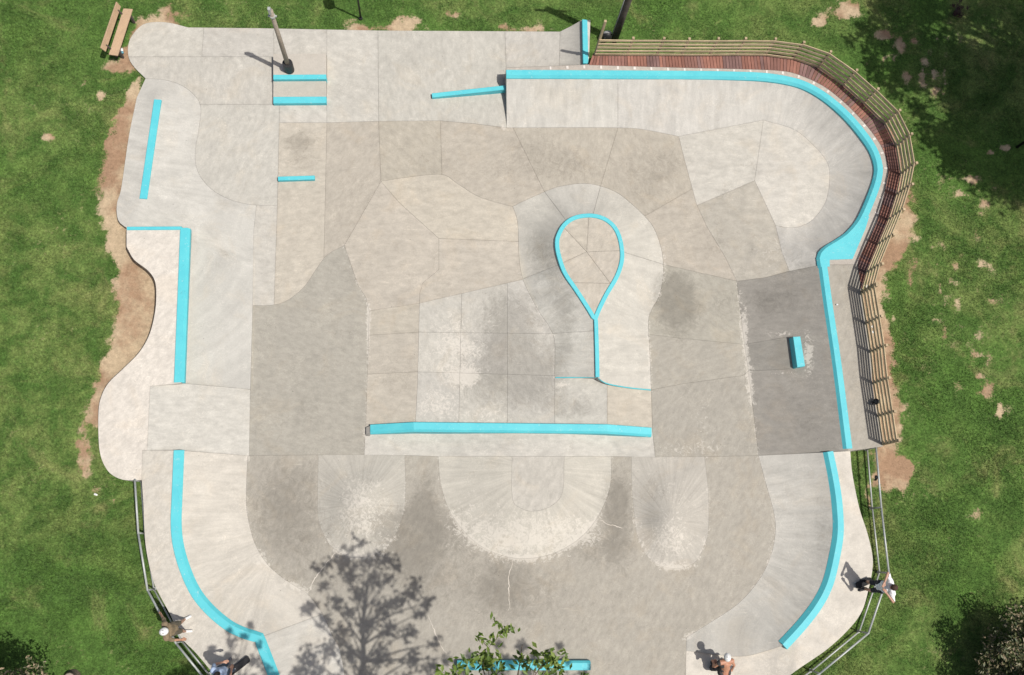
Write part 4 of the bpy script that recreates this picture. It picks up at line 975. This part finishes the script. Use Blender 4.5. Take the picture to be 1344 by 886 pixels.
sl_ = [((300,835),10.5,.22),((315,828),10.5,.12),((296,822),10.5,.14),((298,858),10.5,.3),((280,860),10.5,.26),((330,860),10.5,.24),((344,868),10.5,.2),((275,845),10.5,.16),((335,838),10.5,.14),((325,815),10.5,.13),((350,880),10.5,.3),((385,885),10,.4),((245,885),10.8,.42),((225,895),10.8,.42),((262,880),10.8,.28),((320,893),10.4,.4)]
sr_ = [((655,845),10.3,.24),((685,850),10.3,.28),((700,862),10.3,.2),((735,848),10.3,.16),((722,858),10.3,.18),((640,868),10.2,.28),((618,862),10.2,.24),((665,868),10.3,.28),((605,880),10.2,.36),((690,884),10.2,.26),((720,888),10.2,.3),((740,866),10.3,.12),((770,872),10.3,.16),((765,885),10.3,.22),((745,892),10.2,.28),((650,890),10.2,.4)]
cs, rs = [], []
for (x, y), h, R_ in sc_: cs.append(SH(x, y, h)); rs.append(R_)
def PZ(*q): return [P(x, y, h) for x, y, h in q]
TW = [(PZ((650,930,9.6),(643,890,9.7),(637,866,9.7),(641,850,9.7),(652,838,9.7),(661,828,9.7),(667,818,9.8)), 46, .075),
 (PZ((641,850,9.7),(634,843,9.7),(627,834,9.7)), 14, .05), (PZ((661,828,9.7),(656,821,9.8),(652,815,9.8)), 14, .05), (PZ((658,832,9.7),(668,828,9.7),(675,823,9.7)), 18, .05),
 (PZ((645,930,9.8),(636,885,9.9),(628,868,9.9),(620,858,9.9)), 60, .10), (PZ((637,880,9.9),(645,868,9.9),(652,862,9.9)), 44, .10), (PZ((636,885,9.9),(634,872,9.9),(637,860,9.9)), 40, .09), (PZ((645,900,9.9),(655,880,9.9),(660,874,9.9)), 30, .09),
 (PZ((690,940,9.8),(699,890,9.9),(703,874,9.9),(700,857,9.9)), 50, .10), (PZ((699,890,9.9),(713,872,9.9),(724,858,9.9)), 60, .10), (PZ((704,884,9.9),(690,872,9.9),(680,866,9.9)), 40, .09), (PZ((713,872,9.9),(728,866,9.9),(741,864,9.9)), 34, .09), (PZ((705,890,9.9),(722,882,9.9),(736,880,9.9)), 36, .09),
 (PZ((620,940,9.8),(604,890,9.9),(596,878,9.9),(588,872,9.9)), 44, .10), (PZ((604,890,9.9),(607,878,9.9),(611,872,9.9)), 24, .08), (PZ((600,890,9.9),(586,884,9.9),(580,882,9.9)), 30, .08)]
tb = P(640, 1085, 0)
def fuller(b, ax_, n, seed):
    """more of the crown, south of what the photo shows"""
    r = np.random.default_rng(seed); cs, rs = [], []
    while len(cs) < n:
        c = Vector((ax_.x+r.normal(0, 1.5), ax_.y+r.normal(0, 1.3), r.uniform(5.2, 9.6))); R_ = r.uniform(.4, .8)
        i_ = PX(np.array([c.x, c.y+R_, c.z])); g_ = PX(np.array([c.x-sx*c.z*COTE, c.y-sy*c.z*COTE+R_, 0.]))
        if i_[1] > 905 and g_[1] > 900: cs.append(c); rs.append(R_)
    return cs, rs
c2, r2 = fuller(tb, tb+Vector((0, 1.4, 0)), 30, 77); cs += c2; rs += r2
tree('shade_tree', 'leafy green tree reaching in over the bottom edge and shading the floor', tb, cs, [q*.86 for q in rs], 700, .16, M_LEAF, .2, 5, shell=.05, up=.55, flat=.55, twigs=TW,
     trunk_path=[tb, tb+Vector((.1, .4, 3.5)), SH(478, 915, 7.2), SH(478, 880, 8.3), SH(476, 830, 8.9), SH(480, 775, 9.6), SH(488, 724, 9.7)])
def limb_tree(label, spots, base_px, path, seed):
    b = P(base_px[0], base_px[1], 0); cs = [SH(x, y, h) for (x, y), h, R_ in spots]; rs = [R_ for *_, R_ in spots]
    c2, r2 = fuller(b, b+Vector((0, 1.0, 0)), 26, seed); cs += c2; rs += r2
    tree('shade_tree', label, b, cs, [q*.9 for q in rs], 1000, .155, M_LEAF, .18, seed, shell=.05, up=.55, flat=.55, trunk_path=[b, b+Vector((0, .3, 3.5))]+[SH(*p) for p in path])
limb_tree('leafy tree below the bottom edge dappling the lower left deck with shade', sl_, (470, 1120), [(330,1000,7.5),(315,940,9),(305,905,9.8),(300,880,10.2)], 31)
limb_tree('leafy tree below the bottom edge dappling the bottom turquoise ledge with shade', sr_, (860, 1120), [(700,1000,7.5),(690,940,9),(688,912,9.8),(685,885,10.1)], 32)
def bush(name, label, px, py, R_, zc_, seed, n=26, mat=None, per=300, leaf=.11, grp=None, squash=.8, lo=.2):
    r = np.random.default_rng(seed); g = P(px, py, 0); cs, rs = [], []
    for i in range(n):
        a = r.uniform(0, 2*np.pi); z = r.uniform(lo, 1); rad = math.sqrt(max(0, 1-(2*z-1)**2*.8))*R_*r.uniform(.35, 1)
        cs.append(g+Vector((rad*math.cos(a), rad*math.sin(a), z*zc_))); rs.append(R_*r.uniform(.2, .34))
    return tree(name, label, g, cs, rs, per, leaf, mat, .12, seed, grp, shell=.35, up=.6)
bush('ornamental_tree', 'small tan-tipped tree in the bottom right corner throwing a dark shadow', 1340, 888, 2.2, 2.7, 11, 70, M_LEAF2, 1000, .13, 'small tan-tipped trees')
bush('ornamental_tree', 'small tan-tipped tree in the bottom left corner throwing a dark shadow', 30, 906, 1.7, 3.6, 12, 34, M_LEAF2, 700, .13, 'small tan-tipped trees')
# three tall trees beyond the right edge shade the lawn at the upper right
def shade_tree(name, label, spots, base_px, seed):
    cs = [SH(x, y, h) for x, y, h, R_ in spots]; rs = [R_ for *_, R_ in spots]; b = P(base_px[0], base_px[1], 0)
    tree(name, label, b, cs, rs, 150, .33, M_LEAF3, .3, seed, 'tall trees beyond the right edge', shell=.15)
r_ = np.random.default_rng(3)
def fill(poly, n, h0, h1, R0, R1):
    bx = np.array(poly); out = []
    while len(out) < n:
        q = r_.uniform(bx.min(0), bx.max(0), (1, 2))
        if inside(q, bx)[0]: out.append((q[0, 0], q[0, 1], r_.uniform(h0, h1), r_.uniform(R0, R1)))
    return out
shade_tree('tall_tree', 'tall tree beyond the right edge shading the maroon shrub', fill([(1170,-40),(1330,-60),(1400,60),(1300,150),(1200,110),(1150,30)], 62, 9, 12.5, .7, 1.2)+fill([(1112,55),(1150,20),(1200,110),(1210,150),(1140,95)], 22, 8.5, 10, .25, .5), (1520, 120), 21)
shade_tree('tall_tree', 'tall tree beyond the right edge shading the short dark post', fill([(1235,150),(1330,120),(1460,180),(1440,270),(1330,262),(1262,215)], 56, 9, 12.5, .7, 1.1)+fill([(1200,130),(1250,170),(1275,230),(1240,215),(1205,165)], 16, 8.5, 10, .25, .5), (1560, 270), 22)
bush('maroon_shrub', 'small round maroon shrub on the shaded grass in the upper right', 1254, 16, .32, .5, 14, 16, M_LEAFM, 900, .06, lo=.1)['category'] = 'shrub'
# stump at the bottom left
stp = empty('tree_stump', P(95, 889, 0), 'pale-rimmed tree stump on the grass at the bottom left edge', 'stump')
g0 = P(95.5, 889, -.05); mb = MB(); mb.tube([g0, g0+Vector((0, 0, .12)), g0+Vector((0, 0, .28))], [.24, .19, .17], 14); mb.build('bark', M_BARK, stp)
mb = MB(); mb.tube([g0+Vector((0, 0, .27)), g0+Vector((0, 0, .285))], [.155, .15], 14); mb.build('cut_face', M_GREYWOOD, stp)

# ------------------------------------------------------------------ people
def capsule(mb, a, b, ra, rb, seg=12):
    a, b = Vector(a), Vector(b); d = (b-a); L = d.length; d = d/L if L > 1e-6 else Vector((0, 0, 1)); pts_, rad = [], []
    for k in range(5): t = math.pi/2*k/4; pts_.append(a-d*ra*math.cos(t)); rad.append(max(ra*math.sin(t), .0008))
    for k in range(1, 4): t = k/4; pts_.append(a.lerp(b, t)); rad.append(ra+(rb-ra)*t)
    for k in range(5): t = math.pi/2*k/4; pts_.append(b+d*rb*math.sin(t)); rad.append(max(rb*math.cos(t), .0008))
    mb.tube(pts_, rad, seg)
SKIN = plain('skin', (.42, .235, .16), .5, 0, .08, 30, 0)
def cloth(name, c, r=.85): return plain(name, c, r, 0, .12, 40, .15)
def person(label, loc, rotz, J, skin, wear, head_kind, hair_col, vox=.008, sc=1.02):
    """J: joints in the person's own space (x right, y forward, z up); wear: {part name: (limb set, colour material, offset)}"""
    root = empty('person', loc, label, 'person'); R3 = Matrix.Rotation(rotz, 3, 'Z'); L0 = Vector(loc)
    W = {k: L0+R3 @ (Vector(v)*sc) for k, v in J.items()}
    caps = []; BULK = {'torso': sc*1.1, 'hips': sc*1.08, 'hand': 1.0}
    def cp(n, a, b, ra, rb): caps.append((n, W[a] if isinstance(a, str) else a, W[b] if isinstance(b, str) else b, ra*BULK.get(n[:5], sc), rb*BULK.get(n[:5], sc)))
    side = (W['shR']-W['shL']).normalized()
    cp('torso', 'pelvis', 'waist', .135, .118); cp('torso', 'waist', 'chest', .118, .135)
    cp('torso', W['chest']-side*.075, W['chest']+side*.075, .115, .115); cp('torso', W['waist']-side*.05, W['waist']+side*.05, .105, .105)
    cp('hips', W['pelvis']-side*.075, W['pelvis']+side*.075, .118, .118)
    cp('torso', 'shL', 'shR', .072, .072); cp('neck', 'chest', 'neck', .07, .055); cp('neck', 'neck', 'head', .055, .055)
    for s in 'LR':
        cp('upper_arm'+s, 'sh'+s, 'el'+s, .056, .042); cp('forearm'+s, 'el'+s, 'wr'+s, .042, .029)
        cp('thigh'+s, 'hip'+s, 'kn'+s, .088, .058); cp('shin'+s, 'kn'+s, 'an'+s, .058, .038)
        an, toe = W['an'+s], W['toe'+s]; heel = an-(toe-an).normalized()*.05
        cp('foot'+s, heel-Vector((0, 0, .03)), toe, .042, .036); cp('foot'+s, an, heel-Vector((0, 0, .02)), .04, .042)
        wr = W['wr'+s]; d = (wr-W['el'+s]).normalized(); hd = (d+W.get('hb'+s, Vector())*0).normalized()
        bx = side-hd*side.dot(hd); bx = bx.normalized() if bx.length > .2 else Vector((0, 0, 1)); nz_ = hd.cross(bx)
        cp('hand'+s, wr+hd*.02-bx*.018, wr+hd*.085-bx*.022, .022, .02); cp('hand'+s, wr+hd*.02+bx*.018, wr+hd*.085+bx*.022, .022, .02)
        for k, fl in enumerate((.062, .074, .078, .068)):
            b0 = wr+hd*.09+bx*(-.033+.022*k)*(1 if s == 'L' else -1); b1 = b0+hd*fl*.5+nz_*.006; b2 = b1+hd*fl*.45+nz_*.022
            cp('hand'+s, b0, b1, .0095, .009); cp('hand'+s, b1, b2, .009, .0078)
        t0 = wr+hd*.035+bx*.03*(1 if s == 'L' else -1); t1 = t0+hd*.03+bx*.026*(1 if s == 'L' else -1); cp('hand'+s, t0, t1, .013, .0115); cp('hand'+s, t1, t1+hd*.034+nz_*.01, .0115, .0095)
    mb = MB()
    for n, a, b, ra, rb in caps: capsule(mb, a, b, ra, rb)
    hd_ = W['head']; fw = (W['face']-hd_).normalized(); hu = (hd_-W['neck']).normalized(); hs = fw.cross(hu).normalized(); hu = hs.cross(fw).normalized()
    HM_ = Matrix((hs, fw, hu)).transposed(); hc = hd_+hu*.05
    mb.ball(hc, (.077, .098, .112), 18, 14, HM_); mb.ball(hc+fw*.045-hu*.06, (.052, .05, .055), 12, 10, HM_)
    capsule(mb, hc+fw*.09-hu*.0, hc+fw*.108-hu*.03, .009, .015, 8); capsule(mb, hc+fw*.085-hu*.062-hs*.02, hc+fw*.085-hu*.062+hs*.02, .012, .012, 8)
    for q in (-1, 1): mb.ball(hc+hs*.078*q-hu*.005-fw*.01, (.012, .022, .032), 8, 6, HM_)
    me0 = bpy.data.meshes.new('tmp'); me0.from_pydata([tuple(v) for v in mb.v], [], mb.f); t0 = bpy.data.objects.new('tmp', me0); COL.objects.link(t0)
    m = t0.modifiers.new('r', 'REMESH'); m.mode = 'VOXEL'; m.voxel_size = vox; m.use_smooth_shade = True
    m2 = t0.modifiers.new('s', 'SMOOTH'); m2.factor = .5; m2.iterations = 3
    dg = bpy.context.evaluated_depsgraph_get(); ev = t0.evaluated_get(dg).to_mesh()
    nv = len(ev.vertices); co = np.zeros(nv*3); ev.vertices.foreach_get('co', co); co = co.reshape(-1, 3)
    no = np.zeros(nv*3); ev.vertices.foreach_get('normal', no); no = no.reshape(-1, 3)
    fs = [tuple(p.vertices) for p in ev.polygons]; bpy.data.objects.remove(t0)
    body = mk('body', co, fs, skin, root, True)
    # which limb every face belongs to
    fc = np.array([co[list(f)].mean(0) for f in fs]); best = np.full(len(fc), 1e9); name = np.array(['head']*len(fc), dtype=object); par = np.zeros(len(fc))
    hdist = np.linalg.norm(fc-np.array(hc), axis=1)-.09; best = hdist.copy()
    for n, a, b, ra, rb in caps:
        a_, b_ = np.array(a), np.array(b); d = b_-a_; t = np.clip(((fc-a_)@d)/(d@d+1e-12), 0, 1)
        ds = np.linalg.norm(fc-(a_+t[:, None]*d), axis=1)-(ra+t*(rb-ra)); k = ds < best; best[k] = ds[k]; name[k] = n; par[k] = t[k]
    for part, (sel, mat, offs) in wear.items():
        m = np.array([any(n.startswith(q) and lo <= t <= hi for q, lo, hi in sel) for n, t in zip(name, par)])
        fsel = [fs[i] for i in np.where(m)[0]]
        if not fsel: continue
        groups = [fsel] if part not in ('shoe', 'sock') else [[fs[i] for i in np.where(m & np.array([n.endswith(s) for n in name]))[0]] for s in 'LR']
        for fg in groups:
            if not fg: continue
            ids = sorted({v for f in fg for v in f}); lc = {v: i for i, v in enumerate(ids)}
            q = co[ids]+no[ids]*offs
            if part in ('shirt', 'shorts', 'jeans'): q = q+no[ids]*(.006*np.sin(co[ids]@np.array([31., 23., 40.])))[:, None]
            o = mk(part, q, [tuple(lc[v] for v in f) for f in fg], mat, root, True)
            sm = o.modifiers.new('thick', 'SOLIDIFY'); sm.thickness = .006; sm.offset = -1
    def cap_mesh(nm, mat, grow, cut, back=0.0):
        mb = MB(); mb.ball(hc, (.077+grow, .098+grow, .112+grow), 20, 14, HM_)
        keepf = [f for f in mb.f if all(((mb.v[i]-hc).dot(hu)+(mb.v[i]-hc).dot(fw)*back) > cut for i in f)]
        used_ = sorted({i for f in keepf for i in f}); lc = {v: i for i, v in enumerate(used_)}
        o = mk(nm, [mb.v[i] for i in used_], [tuple(lc[i] for i in f) for f in keepf], mat, root, True)
        sm = o.modifiers.new('thick', 'SOLIDIFY'); sm.thickness = .015; sm.offset = 1; return o
    hair = cap_mesh('hair', hair_col, .006, -.02 if head_kind != 'hair' else -.035, -.55)
    if head_kind == 'helmet':
        hm = cap_mesh('helmet', M_WHITE, .026, .012, -.1)
        for q in (-.4, .4):
            mb = MB(); mb.tube([hc+hs*q*.09+fw*.075+hu*.115, hc+hs*q*.11+hu*.143, hc+hs*q*.09-fw*.08+hu*.11], .008, 6); mb.build('vent', M_BLACK, hm, True)
        mb = MB(); mb.tube([hc-hs*.098+hu*.01, hc-hs*.06-hu*.11+fw*.05, hc-hu*.135+fw*.06, hc+hs*.06-hu*.11+fw*.05, hc+hs*.098+hu*.01], .007, 6); mb.build('chin_strap', M_BLACK, root, True)
    for q in (-1, 1): mb = MB(); mb.ball(hc+fw*.089+hs*.031*q+hu*.008, .011, 8, 6); mb.build('eye', M_BLACK, root, True)
    return root
def stand(lean=(0, 0), **kw):
    lx, ly = lean
    J = dict(pelvis=(lx*.5, ly*.5, .93), waist=(lx*.65, ly*.65, 1.08), chest=(lx*.85, ly*.85, 1.27), neck=(lx, ly, 1.46), head=(lx, ly+.02, 1.55), face=(lx, ly+.3, 1.54),
      shL=(lx*.95-.185, ly*.95, 1.40), shR=(lx*.95+.185, ly*.95, 1.40), hipL=(lx*.45-.09, ly*.45, .90), hipR=(lx*.45+.09, ly*.45, .90),
      knL=(-.12+lx*.2, .05, .49), knR=(.12+lx*.2, .05, .49), anL=(-.13, 0, .085), anR=(.13, 0, .085), toeL=(-.16, .16, .04), toeR=(.16, .16, .04),
      elL=(-.27, ly*.8-.02, 1.13), elR=(.27, ly*.8-.02, 1.13), wrL=(-.26, ly*.8+.10, .90), wrR=(.26, ly*.8+.10, .90))
    J.update(kw); return J
ALLT = [('torso', 0, 1), ('upper_arm', 0, .95)]
SHORT = [('hips', 0, 1), ('thigh', 0, .85)]
LONG = [('hips', 0, 1), ('thigh', 0, 1), ('shin', 0, .88)]
HBROWN = cloth('brown_hair', (.055, .03, .02)); HDARK = cloth('dark_hair', (.02, .016, .014))
WSHOE = cloth('white_shoe', (.68, .68, .66), .6); BSHOE = cloth('black_shoe', (.02, .02, .022), .6); GSHOE = cloth('grey_shoe', (.2, .2, .21), .7)
HG = Vector((0, 0, .045))
# man in the white shirt, hands behind his head (lower right)
person('man in a white T-shirt and black shorts with both elbows raised at the right rail', P(1134.5, 768.5, HLR)+Vector((0, 0, .0)), math.radians(95),
  stand((0, -.16), elL=(-.42, -.10, 1.46), elR=(.42, -.10, 1.46), wrL=(-.15, .06, 1.47), wrR=(.16, .06, 1.47), anL=(-.1, .04, .085), anR=(.12, -.06, .085), toeL=(-.13, .2, .04), toeR=(.17, .1, .04)),
  SKIN, {'shirt': (ALLT, cloth('white_shirt', (.78, .78, .79)), .02), 'shorts': (SHORT, cloth('black_shorts', (.02, .022, .03)), .012), 'shoe': ([('foot', 0, 1)], BSHOE, .004)}, 'hair', HBROWN)
# helmeted person at the left rail
person('person in an olive shirt and white helmet with arms spread along the left rail', P(241.5, 821, HL), math.radians(-78),
  stand((0, -.12), elL=(-.33, -.20, 1.18), elR=(.30, -.02, 1.14), wrL=(-.45, -.30, 1.0), wrR=(.34, .16, 1.0), anL=(-.17, .06, .085), anR=(.17, .03, .085), toeL=(-.22, .22, .04), toeR=(.2, .2, .04)),
  plain('skin_tan', (.40, .215, .14), .5, 0, .08, 30, 0), {'shirt': (ALLT, cloth('olive_shirt', (.205, .155, .095)), .014), 'shorts': (SHORT, cloth('khaki_shorts', (.10, .085, .06)), .013), 'shoe': ([('foot', 0, 1)], WSHOE, .005)}, 'helmet', HDARK)
# standing skater cut by the bottom edge
person('person in a light blue shirt and dark jeans cut off by the bottom edge', P(303, 875, HL), math.radians(-40),
  stand((0, -.05), elL=(-.30, .02, 1.14), elR=(.30, .02, 1.14), wrL=(-.16, .2, 1.05), wrR=(.16, .2, 1.05)),
  SKIN, {'shirt': (ALLT, cloth('light_blue_shirt', (.40, .50, .68)), .013), 'jeans': (LONG, cloth('dark_jeans', (.055, .08, .12)), .012), 'shoe': ([('foot', 0, 1)], GSHOE, .004)}, 'hair', HDARK)
# shirtless skater crouching on a board (bottom)
person('shirtless skater in a white helmet crouching on a grey skateboard', P(942, 874, .06)+Vector((0, 0, .10)), math.radians(8),
  dict(pelvis=(0, -.10, .50), waist=(0, .02, .60), chest=(0, .19, .76), neck=(0, .32, .90), head=(.01, .38, .97), face=(.05, .62, .93),
   shL=(-.19, .24, .84), shR=(.19, .24, .84), hipL=(-.09, -.09, .48), hipR=(.09, -.09, .48), knL=(-.20, .24, .42), knR=(.20, .24, .42),
   anL=(-.2, .02, .085), anR=(.2, .02, .085), toeL=(-.22, .16, .04), toeR=(.22, .16, .04), elL=(-.30, .12, .62), elR=(.31, .06, .60), wrL=(-.27, .22, .42), wrR=(.30, -.06, .40)),
  plain('skin_sunburnt', (.44, .215, .135), .5, 0, .1, 14, 0), {'shorts': (SHORT+[('torso', 0, .0)], cloth('dark_shorts', (.05, .045, .045)), .012), 'shoe': ([('foot', 0, 1)], BSHOE, .004)}, 'helmet', HDARK)

# ------------------------------------------------------------------ skateboards
def skateboard(label, loc, rotz, col, L=.80, wd=.205):
    g = empty('skateboard', loc, label, 'skateboard', 'skateboards'); R3 = Matrix.Rotation(rotz, 3, 'Z'); l0 = Vector(loc); mb = MB(); nu, nv = 20, 6; top = []
    for lay in (0, 1):
        for i in range(nu+1):
            t = -1+2*i/nu; x = t*L/2; hw = wd/2*math.sqrt(max(0.0, 1-max(0, (abs(t)-.72)/.28)**2.2)); z = .095+max(0, abs(t)-.66)**1.4*.28
            for j in range(nv+1):
                q = -1+2*j/nv; mb.v.append(l0+R3 @ Vector((x, q*max(hw, .004), z+.006*q*q-(.011 if lay else 0))))
    S = (nu+1)*(nv+1)
    for lay in (0, 1):
        for i in range(nu):
            for j in range(nv):
                a = lay*S+i*(nv+1)+j; f = (a, a+nv+1, a+nv+2, a+1); mb.f.append(f if lay == 0 else f[::-1])
    for i in range(nu):
        for j in (0, nv): a = i*(nv+1)+j; mb.f.append((a, a+nv+1, S+a+nv+1, S+a))
    mb.build('deck', col, g, True)
    for s in (-1, 1):
        mb = MB(); mb.bar(l0+R3 @ Vector((s*.21, -.06, .065)), l0+R3 @ Vector((s*.21, .06, .065)), .03, .03); mb.bar(l0+R3 @ Vector((s*.21, 0, .06)), l0+R3 @ Vector((s*.21, 0, .088)), .06, .05, (1, 0, 0)); mb.build('truck', M_METAL, g)
        for q in (-1, 1):
            mb = MB(); mb.tube([l0+R3 @ Vector((s*.21, q*.075, .028)), l0+R3 @ Vector((s*.21, q*.108, .028))], .028, 14); mb.build('wheel', M_WHITE, g, True)
    return g
M_GRIP = plain('grip_tape', (.02, .02, .022), .95, 0, .2, 60, .2); M_GRIPG = plain('grey_grip', (.12, .12, .125), .9, 0, .5, 14, .2)
skateboard('black skateboard lying beside the person in the light blue shirt', P(314, 874, HL)-Vector((0, 0, .0)), math.radians(38), M_GRIP)
skateboard('grey skateboard under the crouching shirtless skater', P(945, 876, .04), math.radians(-2), M_GRIPG)
skateboard('dark skateboard beside the feet of the man in the white T-shirt', P(1131.5, 765, HLR), math.radians(20), M_GRIP, .62)
